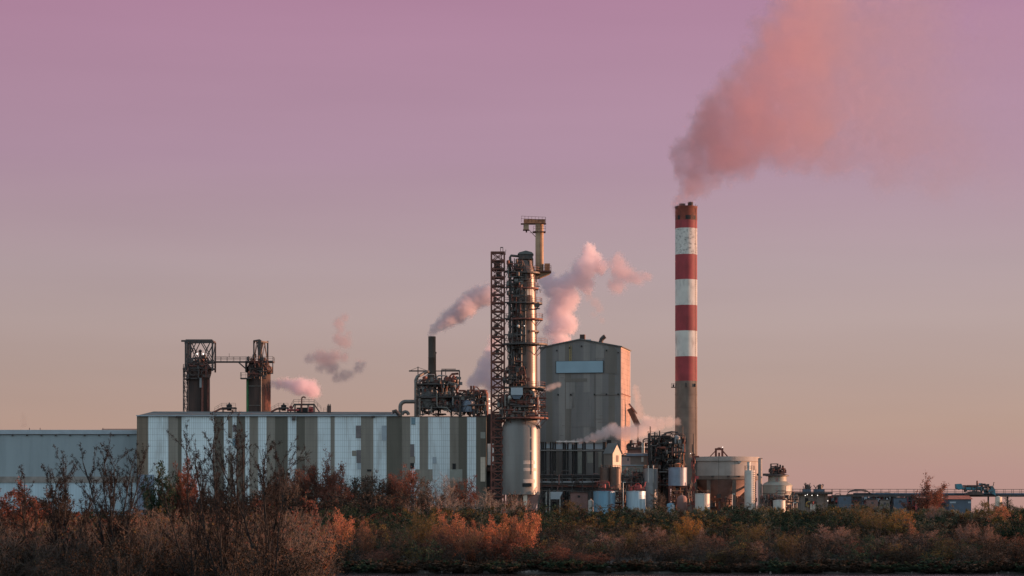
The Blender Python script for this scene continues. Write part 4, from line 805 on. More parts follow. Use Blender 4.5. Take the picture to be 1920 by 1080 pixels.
for k in (-.07, .07): mb.bar((cx+(R+.12)*math.cos(a+k), d+(R+.12)*math.sin(a+k), GZ), (cx+(R+.12)*math.cos(a+k), d+(R+.12)*math.sin(a+k), Z(392, d)), .05)
for i in range(150): z = GZ+i*.56; mb.bar((cx+(R+.12)*math.cos(a-.07), d+(R+.12)*math.sin(a-.07), z), (cx+(R+.12)*math.cos(a+.07), d+(R+.12)*math.sin(a+.07), z), .04)
mb.build('ladder', t)
mb = MB(M['conc'])
for p in (741, 765, 790, 815): mb.lathe(cx, d, ring(Z(p, d), Z(p-1.3, d), R*1.02+.03), 48)
mb.build('hoop', t)
d = 684
t = thing('mast', 'slim rust red lattice mast rising in front of the striped chimney', 'mast', (X(1300, d), d, GZ))
mb = MB(M['rust']).lattice(X(1298.3, d), X(1302, d), d-.3, d+.3, [GZ]+[Z(p, d) for p in range(955, 850, -8)], .16, 'z', .09); mb.build('lattice', t)
mb = MB(M['dark']).tube([(X(1300.5, d), d, Z(856, d)), (X(1300.5, d), d, Z(813, d))], .22, 7, .12); mb.tube([(X(1300, d), d, Z(850, d)), (X(1298, d), d, Z(845, d)), (X(1298, d), d, Z(833, d))], .12, 6); mb.build('pole', t)
mb = clutter(MB(), X(1296, d), X(1303, d), d-.5, d+.3, Z(960, d), Z(848, d), 26, 13, ['rust', 'dark', 'red'], (.06, .16)); mb.build('fittings', t)
MB(M['lamp']).ball((X(1294.5, d), d-.4, Z(850.5, d)), .09).build('lamp', t)

# ------------------------------------------------------------------ tanks
def tank(name, px, w, y0, y1, d, c, label, dome=.12, seam=True, extra=None, group=None):
    s = S(d); cx = X(px, d); R = w/2*s
    t = thing(name, label, 'tank', (cx, d, GZ), group); zt = Z(y0, d); zb = max(GZ-.3, Z(y1, d)) if y1 else GZ-.3
    MB(M[c]).lathe(cx, d, [(R, zb), (R, zt-R*dome)], 40).build('shell', t)
    MB(M[c]).lathe(cx, d, [(R*1.0, zt-R*dome), (R*.9, zt-R*dome*.35), (R*.5, zt-R*dome*.05), (.02, zt)] if dome > .2 else [(R*1.03, zt-R*dome), (R*1.03, zt-R*dome+.12), (R*.5, zt-.02), (.02, zt)], 40).build('top', t)
    mb = MB(M['dark']); a = -1.15
    for k in (-.05, .05): mb.bar((cx+(R+.2)*math.cos(a+k*3/R), d+(R+.2)*math.sin(a+k*3/R), zb), (cx+(R+.2)*math.cos(a+k*3/R), d+(R+.2)*math.sin(a+k*3/R), zt), .06)
    mb.build('ladder', t)
    mb = MB(M['dark']); ringrail(mb, cx, d, R*.96, zt-R*dome+.1, 0, 2*PI, .9, 12, .05); mb.build('railing', t)
    return t, cx, R, zt
t, cx, R, zt = tank('tank', 1135.5, 21, 875, 919, 677, 'copper', 'left of two bronze domed tanks side by side before the annex', .45)
MB(M['rust']).lattice(cx-1.2, cx+1.2, 675.8, 678.2, [GZ-.3, Z(945, 677), Z(919.3, 677)], .24, 'x', .12).build('leg_frame', t)
t, cx, R, zt = tank('tank', 1153.5, 21, 875, 919, 676, 'copper', 'right of two bronze domed tanks, its flank glowing red, below the cream shed', .45)
MB(M['rust']).lattice(cx-1.2, cx+1.2, 674.8, 677.2, [GZ-.3, Z(945, 676), Z(919.3, 676)], .24, 'x', .12).build('leg_frame', t)
clutter(MB(), X(1126, 674), X(1172, 674), 672.5, 675, Z(960, 674), Z(915, 674), 60, 111, ['rust', 'dark', 'dark', 'pipe'], (.06, .18)).build('pipework', t)
t, cx, R, zt = tank('tank', 1219.5, 28, 878, 0, 684, 'steel', 'plain grey steel tank with white pipes on top, below the blackened process structure')
mb = MB(M['white']); [mb.tube([(X(px, 684), 684-1.8, Z(905, 684)), (X(px, 684), 684-1.8, Z(873, 684))], .14) for px in (1215, 1224)]; mb.build('pipe', t)
t, cx, R, zt = tank('raised_silo', 1270.5, 35, 876, 911, 682, 'slate', 'slate blue tank on steel legs just left of the rust red mast', .1)
mb = MB(M['rust']); mb.lattice(X(1255, 682), X(1287, 682), 682-2, 682+2, [GZ, Z(960, 682), Z(935, 682), Z(911.5, 682)], .3, 'x', .18); mb.build('leg_frame', t)
mb = MB(M['ochrerust']); mb.lathe(X(1271, 682), 682-.5, [(.8, Z(876, 682)), (1, Z(870, 682)), (.4, Z(868, 682))], 12); [mb.tube([(X(p, 682), 680.5, Z(915, 682)), (X(p, 682), 680.5, Z(850, 682))], .14) for p in (1276, 1281)]; mb.build('pipe', t)
clutter(MB(), X(1255, 682), X(1296, 682), 679, 683, Z(965, 682), Z(912, 682), 60, 51, ['rust', 'dark', 'ochrerust'], (.07, .2)).build('pipework', t)
tank('tank', 1133, 41, 920, 0, 672, 'bluetank', 'squat bright blue tank below the bronze pair')
t, cx, R, zt = tank('tank', 1192.5, 36, 920, 0, 671, 'palebluetank', 'squat corrugated pale blue tank with a red hoop railing')
clutter(MB(), X(1176, 671), X(1209, 671), 669, 672, Z(920, 671), Z(912, 671), 26, 61, ['red', 'rust', 'red'], (.06, .14)).build('pipework', t)
clutter(MB(), X(1116, 671), X(1150, 671), 669.5, 672, Z(920, 671), Z(910, 671), 22, 62, ['red', 'rust', 'dark'], (.06, .14)).build('pipework', bpy.data.objects['tank.003'])
tank('tank', 1317, 28, 925, 0, 670, 'white', 'white cylindrical tank half lit, right of the rust red mast')
tank('tank', 1257.5, 15, 943, 0, 668, 'bluetank', 'smallest blue tank, with a pointed lid, among the bushes', .5)
tank('tank', 1461, 23, 937, 0, 672, 'white', 'small white tank with a brightly lit flank below the domed digester', .2)
d = 680
t = thing('pressure_vessel', 'upright rounded mauve brown vessel below the slate blue tank', 'vessel', (X(1276, d), d, GZ))
MB(M['brick']).lathe(X(1276, d), d-6, [(1, GZ), (1.1, Z(958, d)), (1.35, Z(952, d)), (1.35, Z(936, d)), (1, Z(931, d)), (.1, Z(928, d))], 24).build('shell', t)
MB(M['dark']).tube([(X(1276, d), d-6, Z(929, d)), (X(1276, d), d-6, Z(925, d))], .15).build('nozzle', t)
d = 676
t = thing('hut', 'dull brick hut with one small dark window below the pipe rack', 'hut', (X(1088, d), d, GZ))
MB(M['brick']).box(X(1070, d), X(1102, d), d, d+6, GZ-.3, Z(923, d)).build('wall', t); MB(M['dark']).box(X(1068.5, d), X(1103.5, d), d-.4, d+6.4, Z(923, d), Z(921.5, d)).build('roof', t); MB(M['black']).box(X(1083, d), X(1088, d), d-.08, d-.01, Z(933, d), Z(929, d)).build('window', t)
t = thing('awning_shelter', 'pale sheet awning on thin posts right of the column foot', 'shelter', (X(1042, d), d, GZ))
MB(M['parapet']).prism([(X(1032, d), Z(936, d)), (X(1049, d), Z(936, d)), (X(1055, d), Z(922, d)), (X(1032, d), Z(922, d))], d-.2, d+.1).build('sheet', t)
mb = MB(M['white']); [mb.bar((X(px, d), d+.3, GZ), (X(px, d), d+.3, Z(922, d)), .2) for px in (1024, 1031, 1050)]; mb.build('post', t)
t = thing('storage_drum', 'little white storage drum beside the bright blue tank', 'drum', (X(1107.5, d), d, GZ)); MB(M['white']).lathe(X(1107.5, d), d, [(.7, GZ), (.7, Z(939, d)), (.1, Z(936, d))], 16).build('shell', t); MB(M['dark']).tube([(X(1107.5, d), d, Z(936, d)), (X(1107.5, d), d, Z(934, d))], .12).build('cap', t)
for px, y0, lab in ((1168.5, 905, 'white lamp post with a short arm between the two squat blue tanks'), (1373, 927, 'slim lamp post under the round concrete basin'), (1487.5, 943, 'short white post beside the small white tank')):
    d = 668; t = thing('lamp_post', lab, 'lamp post', (X(px, d), d, GZ), 'posts standing among the tanks'); MB(M['white']).tube([(X(px, d), d, GZ-.3), (X(px, d), d, Z(y0, d))], .1, 6).build('pole', t)
    MB(M['white']).box(X(px, d)-.05, X(px, d)+.75, d-.15, d+.15, Z(y0, d), Z(y0, d)+.16).build('lamp_head', t)

# ------------------------------------------------------------------ round basin on columns
d = 716; s = S(d); cx = X(1356, d); R = 66*s
t = thing('round_basin', 'big raised round concrete basin with a conical floor, right of the chimney', 'basin', (cx, d, GZ))
MB(M['concpale']).lathe(cx, d, [(R*.985, Z(893, d)), (R*.985, Z(866, d))], 64).build('wall', t)
MB(M['concpale']).lathe(cx, d, [(R*.97, Z(866, d)), (R*1.02, Z(865.8, d)), (R*1.02, Z(857.5, d)), (R*.97, Z(857.5, d)), (R*.97, Z(862, d)), (.1, Z(862, d))], 64).build('rim', t)
MB(M['conc']).lathe(cx, d, [(R*.6, Z(900, d)), (R*1.0, Z(900, d)), (R*1.0, Z(893, d)), (R*.9, Z(892.8, d))], 64).build('ring_beam', t)
MB(M['pinkwall']).lathe(cx, d, [(4*s, Z(962, d)), (20*s, Z(940, d)), (63*s, Z(900.5, d))], 56).build('cone', t)
for k in range(8): a = k*2*PI/8+.25; MB(M['conc']).box(cx+R*.93*math.cos(a)-.5, cx+R*.93*math.cos(a)+.5, d+R*.93*math.sin(a)-.5, d+R*.93*math.sin(a)+.5, GZ-.5, Z(900, d)).build('column', t)
MB(M['brownwall']).box(cx-R, cx+R*.9, d+R*.6, d+R*.6+1, GZ, Z(901, d)).build('rear_wall', t)
clutter(MB(), cx-R*.75, cx+R*.85, d-R*.8, d-R*.5, GZ, Z(931, d), 90, 91, ['dark', 'rust', 'pipe', 'dark', 'brick'], (.07, .2)).build('pipework', t)
mb = MB(M['rust']); g1, g2 = X(1341.5, d), X(1353.5, d)
for y in (d-2.5, d-.5):
    for x in (g1, g2): mb.bar((x, y, Z(860, d)), (x, y, Z(842, d)), .4)
    mb.bar((g1-.2, y, Z(842.5, d)), (g2+.2, y, Z(842.5, d)), .5); mb.bar((g1, y, Z(845, d)), (X(1330, d), y, Z(857, d)), .18); mb.bar((g2, y, Z(845, d)), (X(1364, d), y, Z(857, d)), .18)
mb.box(X(1345, d), X(1350, d), d-2.6, d-.4, Z(842, d), Z(839.5, d)); mb.box(X(1346, d), X(1349, d), d-2, d-1, Z(860, d), Z(849, d)); mb.build('gantry', t)
MB(M['lamp']).ball((X(1353.5, d), d-2.7, Z(839, d)), .1).build('lamp', t)
mb = MB(M['dark'])
for px in (1331, 1360, 1380, 1400): a = math.asin(max(-.99, min(.99, (X(px, d)-cx)/R))); y = d-R*math.cos(a); mb.bar((X(px, d), y-.1, Z(893, d)), (X(px, d), y-.1, Z(895.5, d)), .7, .5)
for px, p in ((1342, 928), (1372, 895)): mb.bar((X(px, d), d-R-.4, Z(p, d)), (X(px, d), d-R-.4, Z(858, d)), .08)
mb.build('bracket', t)
MB(M['concpale']).prism([(X(1377, d), Z(866.2, d)), (X(1381, d), Z(871.5, d)), (X(1385, d), Z(866.2, d))], d-R*.95, d-R*.8).build('corbel', t)
d = 703
t = thing('pale_pillar', 'tall pale round pillar against the right side of the round basin', 'pillar', (X(1425, d), d, GZ)); MB(M['concpale']).lathe(X(1425, d), d, [(3.7*S(d), GZ-.3), (3.7*S(d), Z(860, d))], 20).build('shaft', t); mb = MB(M['dark']).box(X(1419, d), X(1422, d), d-.4, d+.4, Z(892, d), Z(888, d)); mb.box(X(1421.5, d), X(1429.5, d), d-.6, d+.6, Z(860, d), Z(859.2, d)); mb.build('bracket', t)
d = 690; s = S(d)
t = thing('white_silo', 'narrow white silo with a caged ladder in front of the round basin', 'silo', (X(1405.5, d), d, GZ)); cx = X(1405.5, d)
MB(M['white']).lathe(cx, d, [(9.7*s, GZ-.3), (9.7*s, Z(882, d))], 32).build('shell', t)
MB(M['white']).lathe(X(1404, d), d, [(3.2*s, Z(882, d)), (3.2*s, Z(868, d)), (3.6*s, Z(867.5, d)), (3.6*s, Z(866, d))], 16).build('vent_stack', t)
mb = MB(M['dark']); ringrail(mb, cx, d, 9.7*s, Z(882, d), 0, 2*PI, 1.2, 10, .06); mb.build('railing', t)
mb = MB(M['pinkwall']); a = -.55; lx, ly = cx+10.6*s*math.cos(a), d+10.6*s*math.sin(a)
for k in range(14): z = Z(938-4*k, d); mb.lathe(lx, ly, [(.42, z), (.42, z+.1)], 8)
mb.bar((lx-.3, ly-.3, GZ), (lx-.3, ly-.3, Z(880, d)), .07); mb.bar((lx+.3, ly, GZ), (lx+.3, ly, Z(880, d)), .07); mb.build('ladder_cage', t)
d = 700; s = S(d); cx = X(1457.5, d)
t = thing('digester_tank', 'wide white domed digester tank with dark machinery on its head', 'tank', (cx, d, GZ))
MB(M['digester']).lathe(cx, d, [(28*s, GZ-.3), (28*s, Z(911, d)), (28.6*s, Z(911, d)), (28.6*s, Z(910, d)), (24*s, Z(905.5, d)), (17.4*s, Z(902.5, d))], 56).build('shell', t)
MB(M['digester']).lathe(cx, d, [(17.3*s, Z(902.6, d)), (17.3*s, Z(892.5, d))], 40).build('neck', t)
MB(M['dark']).lathe(cx, d, [(22*s, Z(893, d)), (22*s, Z(891.3, d)), (14*s, Z(888.5, d)), (9*s, Z(882, d)), (2*s, Z(880, d))], 24).build('cap', t)
mb = MB(M['dark']); mb.box(X(1429.5, d), X(1450, d), d-2, d-1, Z(892.5, d), Z(888, d)); mb.lattice(X(1445.5, d), X(1458, d), d-1.2, d+1.2, [Z(888, d), Z(869.8, d)], .2, None); mb.use(M['silorust']).lathe(X(1454.5, d), d-.5, [(.5, Z(886, d)), (.55, Z(880, d)), (.55, Z(875, d)), (.3, Z(873, d))], 14)
clutter(mb, X(1440, d), X(1471, d), d-2.5, d, Z(891, d), Z(879, d), 36, 71, ['dark', 'black', 'rust', 'dark'], (.07, .2)); mb.build('machinery', t)
mb = MB(M['red']); [mb.bar((X(1451+k, d), d-28*s-.15, Z(940, d)), (X(1453+k*.7, d), d-18*s, Z(896, d)), .1) for k in (0, 4)]; [mb.bar((X(1451, d), d-28*s-.15, Z(936-4*k, d)), (X(1455, d), d-28*s-.15, Z(936-4*k, d)), .07) for k in range(7)]; mb.build('ladder', t)
MB(M['cream']).lathe(cx, d, [(28*s+.06, Z(923.5, d)), (28*s+.06, Z(912, d))], 6, -1.08, -.68).build('hatch', t)
mb = MB(M['dark']); mb.bar((X(1469, d), d, Z(903, d)), (X(1475, d), d, Z(893, d)), .12); mb.prism([(X(1471, d), Z(901, d)), (X(1476, d), Z(905, d)), (X(1472, d), Z(896, d))], d-.05, d+.05); [mb.lathe(cx, d, [(28*s+.05, Z(p, d)), (28*s+.05, Z(p-1, d))], 40) for p in (926, 932, 938)]; mb.build('hoop', t)

# ------------------------------------------------------------------ right hand yard: open shed, conveyor gallery, containers, teal loader
d = 700
t = thing('yard_pipework', 'dark clutter of pipes and valves at the foot of the domed digester', 'pipework', (X(1450, 676), 676, GZ))
clutter(MB(), X(1425, 676), X(1495, 676), 674, 678, Z(962, 676), Z(928, 676), 150, 121, ['dark', 'rust', 'pipe', 'dark', 'brick'], (.06, .18)).build('pipework', t); mb = MB(M['dark']).lattice(X(1436, 676), X(1448, 676), 675, 677, [GZ-.3, Z(950, 676), Z(930, 676)], .2, 'x', .1); mb.build('frame', t)
t = thing('loading_shed', 'low beige loading shed with a dark flat roof right of the domed digester', 'shed', (X(1508, d), d, GZ))
MB(M['beigewall']).box(X(1473, d), X(1552, d), d, d+9, GZ-.4, Z(926.5, d)).build('wall', t); MB(M['dark']).box(X(1470, d), X(1560, d), d-1.6, d+9.5, Z(926.4, d), Z(923, d)).build('roof', t)
mb = MB(M['brownwall']); [mb.box(X(px, d), X(px+2, d), d-.3, d-.01, GZ, Z(926.5, d)) for px in (1498, 1527, 1546)]; mb.build('pilaster', t)
MB(M['black']).box(X(1509.5, d), X(1515.5, d), d-.12, d-.01, Z(951, d), Z(934, d)).build('doorway', t)
for px, p in ((1508.5, 928.5), (1512.5, 926.8), (1521, 928.3), (1531.5, 928.3), (1550.5, 938.5)): MB(M['lamp']).ball((X(px, d), d-1.8, Z(p, d)-.1), .11).build('lamp', t)
MB(M['cream']).box(X(1518, d), X(1527, d), d-2, d-1, GZ, Z(945, d)).build('crate_shelf', t)
mb = clutter(MB(), X(1510, d), X(1523, d), d-2, d-1, Z(951, d), Z(943, d), 14, 3, ['yellow', 'dark', 'red'], (.07, .15)); mb.build('pump_set', t)
for x0, x1, sd, lab in ((1505, 1520, 5, 'left clump of spiky dark machinery on the loading shed roof'), (1526, 1545, 6, 'right clump of spiky dark machinery on the loading shed roof')):
    t = thing('roof_machine', lab, 'machine', (X((x0+x1)/2, d), d, Z(923, d)), 'machines on the loading shed roof')
    MB(M['navy']).box(X(x0, d), X(x1, d), d-.8, d+1.2, Z(923, d), Z(917.5, d)).build('base', t)
    mb = MB(M['dark']); g = random.Random(sd)
    for i in range(9): x = g.uniform(x0+1, x1-1); mb.bar((X(x, d), d, Z(918, d)), (X(x+g.uniform(-6, 6), d), d, Z(g.uniform(905, 912), d)), .18)
    mb.lathe(X((x0+x1)/2+2, d), d, [(.7, Z(918, d)), (.7, Z(910, d)), (.2, Z(908, d))], 10); mb.build('arms', t)
d = 694
t = thing('conveyor_gallery', 'long railed conveyor gallery on posts running off the right edge', 'conveyor', (X(1720, d), d, GZ))
mb = MB(M['dark']).box(X(1560, d), X(2160, d), d-1.2, d+1.2, Z(931.5, d), Z(928, d))
for px in range(1565, 2160, 36): mb.bar((X(px, d), d, GZ-.3), (X(px, d), d, Z(931, d)), .4)
mb.build('deck', t)
mb = MB(M['dark'])
for y in (d-1.2, d+1.2): mb.rail([(X(1486, d), y, Z(923, d)+(-.7)), (X(1560, d), y, Z(928, d)), (X(2160, d), y, Z(928.5, d))], 1.55, .085, 2.2)
mb.build('railing', t)
mb = MB(M['navy']).tube([(X(1600, d), d, Z(926.3, d)), (X(2160, d), d, Z(926.8, d))], .3); mb.build('belt', t)
t = thing('low_store', 'long dark low store behind the conveyor gallery and the site cabins', 'building', (X(1665, 704), 704, GZ))
d = 704; mb = MB(); g = random.Random(8); px = 1556
while px < 1778: w = g.choice((9, 14, 22)); mb.use(M[g.choice(('navy', 'dark', 'dark', 'slate', 'boil3', 'black'))]).box(X(px, d), X(min(px+w, 1778), d), d+g.random()*.4, d+7, GZ-.4, Z(g.uniform(929, 934), d)); px += w
mb.build('wall', t); MB(M['slate']).box(X(1600, d), X(1770, d), d-.6, d+7.3, Z(929, d), Z(927.6, d)).build('roof', t)
clutter(MB(), X(1558, d), X(1776, d), d-1, d-.2, Z(950, d), Z(932, d), 120, 19, ['dark', 'pipe', 'navy', 'red', 'parapet', 'dark'], (.06, .16)).build('pipework', t)
d = 694
t = thing('coal_heap_cover', 'long black tarpaulin covered load lying on the conveyor gallery', 'tarpaulin', (X(1610, d), d, Z(923, d)))
mb = MB(M['black']); mb.add([(X(px, d), d+q*1.1, Z(926.5, d)+h*(1-.35*abs(q))*1.3) for px, h in ((1588, .1), (1594, .8), (1604, 1), (1616, 1.05), (1626, .8), (1634, .1)) for q in (-1, 0, 1)], [(3*i+j, 3*i+3+j, 3*i+4+j, 3*i+1+j) for i in range(5) for j in (0, 1)], True); mb.prism([(X(1588, d), Z(927.8, d)), (X(1634, d), Z(927.8, d)), (X(1634, d), Z(926.5, d)), (X(1588, d), Z(926.5, d))], d-1.1, d+1.1); mb.build('cover', t)
mb = MB(M['dark']).bar((X(1612, d), d, Z(928, d)), (X(1612, d), d, GZ), .9); mb.build('trestle', t)
d = 690
for x0, x1, y0, c, lab in ((1625, 1646, 937, 'brick', 'rosy brown site cabin under the conveyor gallery, leftmost of the three small cabins'), (1676, 1700, 934, 'navy', 'dark bluish site cabin under the conveyor gallery'), (1650, 1668, 938, 'brownwall', 'narrow umber site cabin, middle of the three small cabins under the gallery'), (1572, 1596, 930, 'navy', 'dark navy container under the left end of the conveyor gallery')):
    t = thing('site_cabin', lab, 'cabin', (X((x0+x1)/2, d), d, GZ), 'cabins under the conveyor gallery')
    MB(M[c]).box(X(x0, d), X(x1, d), d, d+2.4, GZ-.3, Z(y0, d)).build('body', t); MB(M['dark']).box(X(x0-.6, d), X(x1+.6, d), d-.15, d+2.5, Z(y0, d), Z(y0-1.3, d)).build('roof', t)
    xm = (x0+x1)/2; MB(M['glass']).box(X(xm-2, d), X(xm+2.5, d), d-.06, d-.01, Z(y0+8, d), Z(y0+4, d)).build('window', t)
d = 684
t = thing('yard_fence', 'long wire mesh yard fence before the loading shed and the site cabins', 'fence', (X(1600, d), d, GZ))
mb = MB(M['pipe']); zt = Z(946, d)
for i in range(0, 200, 9): mb.bar((X(1478+i, d), d, GZ-.3), (X(1478+i, d), d, zt), .09)
mb.build('post', t)
mb = MB(M['pipe']); [mb.bar((X(1478, d), d-.06, zt-k*.45), (X(1676, d), d-.06, zt-k*.45), .05) for k in range(9)]; mb.build('mesh', t)
t = thing('marker_post', 'short red and white marker post left of the bushy tree on the gallery', 'post', (X(1718, d), d, GZ)); MB(M['red']).tube([(X(1718, d), d, GZ), (X(1718, d), d, Z(944, d))], .3).build('lower_part', t); MB(M['white']).tube([(X(1718, d), d, Z(944, d)), (X(1718, d), d, Z(938, d))], .3).build('upper_part', t)
d = 686
t = thing('tiled_house', 'small house with a red tiled roof and navy wall below the teal loader', 'house', (X(1802, d), d, GZ))
MB(M['navy']).box(X(1779, d), X(1821, d), d, d+5, GZ-.3, Z(935.5, d)).build('wall', t)
mb = MB(M['tile']).add([(X(1777, d), d-.5, Z(936, d)), (X(1824, d), d-.5, Z(936, d)), (X(1820, d), d+2.5, Z(929, d)), (X(1781, d), d+2.5, Z(929, d)), (X(1777, d), d+5.5, Z(936, d)), (X(1824, d), d+5.5, Z(936, d))], [(0,1,2,3),(3,2,5,4),(0,3,4),(1,5,2)]); mb.build('roof', t)
for a, b_ in ((1781, 1792), (1815, 1820.5)): MB(M['parapet']).box(X(a, d), X(b_, d), d-.08, d-.01, Z(943.5, d), Z(940.5, d)).build('window', t)
t = thing('storage_tank', 'short cream tank beneath the right end of the teal loader', 'tank', (X(1872, d), d, GZ)); MB(M['cream']).lathe(X(1872, d), d, [(.9, GZ), (.9, Z(932, d)), (.2, Z(930.5, d))], 18).build('shell', t); MB(M['dark']).tube([(X(1872, d), d, Z(930.6, d)), (X(1872, d), d, Z(929.5, d))], .15).build('cap', t)
d = 692
t = thing('teal_loader', 'teal travelling loader with a square counterweight on the conveyor gallery', 'loader', (X(1830, d), d, Z(928, d)))
mb = MB(M['teal']); p = [(1791.5, 907.5), (1801, 907), (1803.5, 911), (1803, 916), (1798.5, 918.5), (1792, 916)]; mb.prism([(X(a, d), Z(b_, d)) for a, b_ in p][::-1], d-1.2, d+1.2); mb.build('counterweight', t)
MB(M['teal']).prism([(X(a, d), Z(b_, d)) for a, b_ in ((1801, 917), (1845, 920), (1845, 914), (1830, 911.5), (1803, 913.5))], d-.7, d+.7).build('boom', t)
mb = MB(M['silorust']); mb.tube([(X(1804, d), d-.8, Z(911, d)), (X(1830, d), d-.8, Z(912.5, d))], .2); mb.box(X(1812, d), X(1818, d), d-.9, d-.3, Z(913, d), Z(909.5, d)); mb.tube([(X(1842, d), d-.8, Z(913.5, d)), (X(1857, d), d-.8, Z(912, d))], .15); mb.build('hydraulic_ram', t)
MB(M['dark']).prism([(X(a, d), Z(b_, d)) for a, b_ in ((1808, 928), (1843, 928), (1838, 922), (1826, 920), (1812, 924))], d-1, d+1).build('undercarriage', t)
mb = MB(M['dark']); mb.bar((X(1840.5, d), d, Z(928, d)), (X(1840.5, d), d, Z(906, d)), .4); mb.box(X(1838, d), X(1843, d), d-.4, d+.4, Z(911, d), Z(907.5, d)); mb.build('post', t)
mb = MB(M['teal']); mb.prism([(X(a, d), Z(b_, d)) for a, b_ in ((1845, 918), (1866, 929), (1865, 918), (1860, 911), (1856, 912), (1857, 918))], d-.8, d+.8); mb.build('loading_head', t)
clutter(MB(), X(1804, d), X(1862, d), d-1, d+.3, Z(927, d), Z(909.5, d), 46, 131, ['dark', 'teal', 'dark', 'rust'], (.05, .14)).build('pipework', t)

# ------------------------------------------------------------------ smoke and steam
def smoke(name, label, d, blobs, density, color, warp=.5, nscale=.35, soft=.5, edge=.45, fade=None, fpow=2, step=.12, aniso=.45, cat='steam'):
    """blobs: (px, py, radius px); a lumpy closed hull whose inside is filled with uneven vapour"""
    s = S(d); pts = [(Vector((X(px, d), d+(hash((px, py)) % 7-3)*.12*r*s, Z(py, d))), r*s) for px, py, r in blobs]
    base = pts[0][0]; g = random.Random(len(blobs)*7+int(d))
    bm_v, bm_f = [], []
    big = max(r for _, r in pts); mb = MB()
    for c, r0 in pts: r = r0*1.15+.45*warp/nscale; mb.lathe(c.x, c.y, [(max(1e-3, r*math.cos(a)), c.z+r*math.sin(a)) for a in [PI*(i/8-.5) for i in range(9)]], 12)
    mb.cur = None
    me0 = bpy.data.meshes.new('tmp'); me0.from_pydata([tuple(Vector(v)-base) for v in mb.v], [], mb.f)
    tmp = bpy.data.objects.new('tmp', me0); C.objects.link(tmp)
    rm = tmp.modifiers.new('r', 'REMESH'); rm.mode = 'VOXEL'; rm.voxel_size = max(.12, big/7)
    dg = bpy.context.evaluated_depsgraph_get(); me = bpy.data.meshes.new_from_object(tmp.evaluated_get(dg)); bpy.data.objects.remove(tmp)
    me.name = name; me.materials.clear()
    m = bpy.data.materials.new(name+'_vapour'); m.use_nodes = True; nt = m.node_tree; N = nt.nodes; Lk = nt.links; N.clear()
    o = N.new('ShaderNodeOutputMaterial'); v = N.new('ShaderNodeVolumePrincipled'); Lk.new(v.outputs[0], o.inputs['Volume'])
    v.inputs['Color'].default_value = tuple(color)+(1,); v.inputs['Anisotropy'].default_value = aniso
    tc = N.new('ShaderNodeTexCoord')
    nz = N.new('ShaderNodeTexNoise'); nz.inputs['Scale'].default_value = nscale; nz.inputs['Detail'].default_value = 5; nz.inputs['Roughness'].default_value = .6; Lk.new(tc.outputs['Object'], nz.inputs['Vector'])
    sub = N.new('ShaderNodeVectorMath'); sub.operation = 'MULTIPLY_ADD'; Lk.new(nz.outputs['Color'], sub.inputs[0]); k = 2.3*warp/nscale; sub.inputs[1].default_value = (k, k, k); sub.inputs[2].default_value = (-k/2, -k/2, -k/2)
    ad = N.new('ShaderNodeVectorMath'); ad.operation = 'ADD'; Lk.new(tc.outputs['Object'], ad.inputs[0]); Lk.new(sub.outputs[0], ad.inputs[1])
    cur = None
    for c, r in pts:
        dn = N.new('ShaderNodeVectorMath'); dn.operation = 'DISTANCE'; Lk.new(ad.outputs[0], dn.inputs[0]); dn.inputs[1].default_value = c-base
        ma = N.new('ShaderNodeMath'); ma.operation = 'MULTIPLY_ADD'; Lk.new(dn.outputs['Value'], ma.inputs[0]); ma.inputs[1].default_value = -1/r; ma.inputs[2].default_value = 1
        if cur is None: cur = ma.outputs[0]
        else:
            mm = N.new('ShaderNodeMath'); mm.operation = 'SMOOTH_MAX'; Lk.new(cur, mm.inputs[0]); Lk.new(ma.outputs[0], mm.inputs[1]); mm.inputs[2].default_value = .15; cur = mm.outputs[0]
    n2 = N.new('ShaderNodeTexNoise'); n2.inputs['Scale'].default_value = nscale*3.4; n2.inputs['Detail'].default_value = 6; n2.inputs['Roughness'].default_value = .62; Lk.new(tc.outputs['Object'], n2.inputs['Vector'])
    m2 = N.new('ShaderNodeMath'); m2.operation = 'MULTIPLY_ADD'; Lk.new(n2.outputs[0], m2.inputs[0]); m2.inputs[1].default_value = edge*2; m2.inputs[2].default_value = -edge
    a2 = N.new('ShaderNodeMath'); a2.operation = 'ADD'; Lk.new(cur, a2.inputs[0]); Lk.new(m2.outputs[0], a2.inputs[1])
    mr = N.new('ShaderNodeMapRange'); mr.interpolation_type = 'SMOOTHSTEP'; Lk.new(a2.outputs[0], mr.inputs[0]); mr.inputs[1].default_value = 0.02; mr.inputs[2].default_value = soft; mr.inputs[4].default_value = density
    dens = mr.outputs[0]
    if fade:                                    # vapour thins out downwind: (from px, to px, end factor)
        sx = N.new('ShaderNodeSeparateXYZ'); Lk.new(tc.outputs['Object'], sx.inputs[0])
        mf = N.new('ShaderNodeMapRange'); Lk.new(sx.outputs[0], mf.inputs[0]); mf.inputs[1].default_value = X(fade[0], d)-base.x; mf.inputs[2].default_value = X(fade[1], d)-base.x; mf.inputs[3].default_value = 1; mf.inputs[4].default_value = fade[2]
        pw = N.new('ShaderNodeMath'); pw.operation = 'POWER'; Lk.new(mf.outputs[0], pw.inputs[0]); pw.inputs[1].default_value = fpow
        ml = N.new('ShaderNodeMath'); ml.operation = 'MULTIPLY'; Lk.new(dens, ml.inputs[0]); Lk.new(pw.outputs[0], ml.inputs[1]); dens = ml.outputs[0]
    Lk.new(dens, v.inputs['Density'])
    try: m.cycles.volume_step_rate = step
    except Exception: pass
    try: m.volume_intersection_method = 'ACCURATE'
    except Exception: pass
    me.materials.append(m); ob = bpy.data.objects.new(name, me); C.objects.link(ob); ob.location = base
    return tag(ob, label, cat)
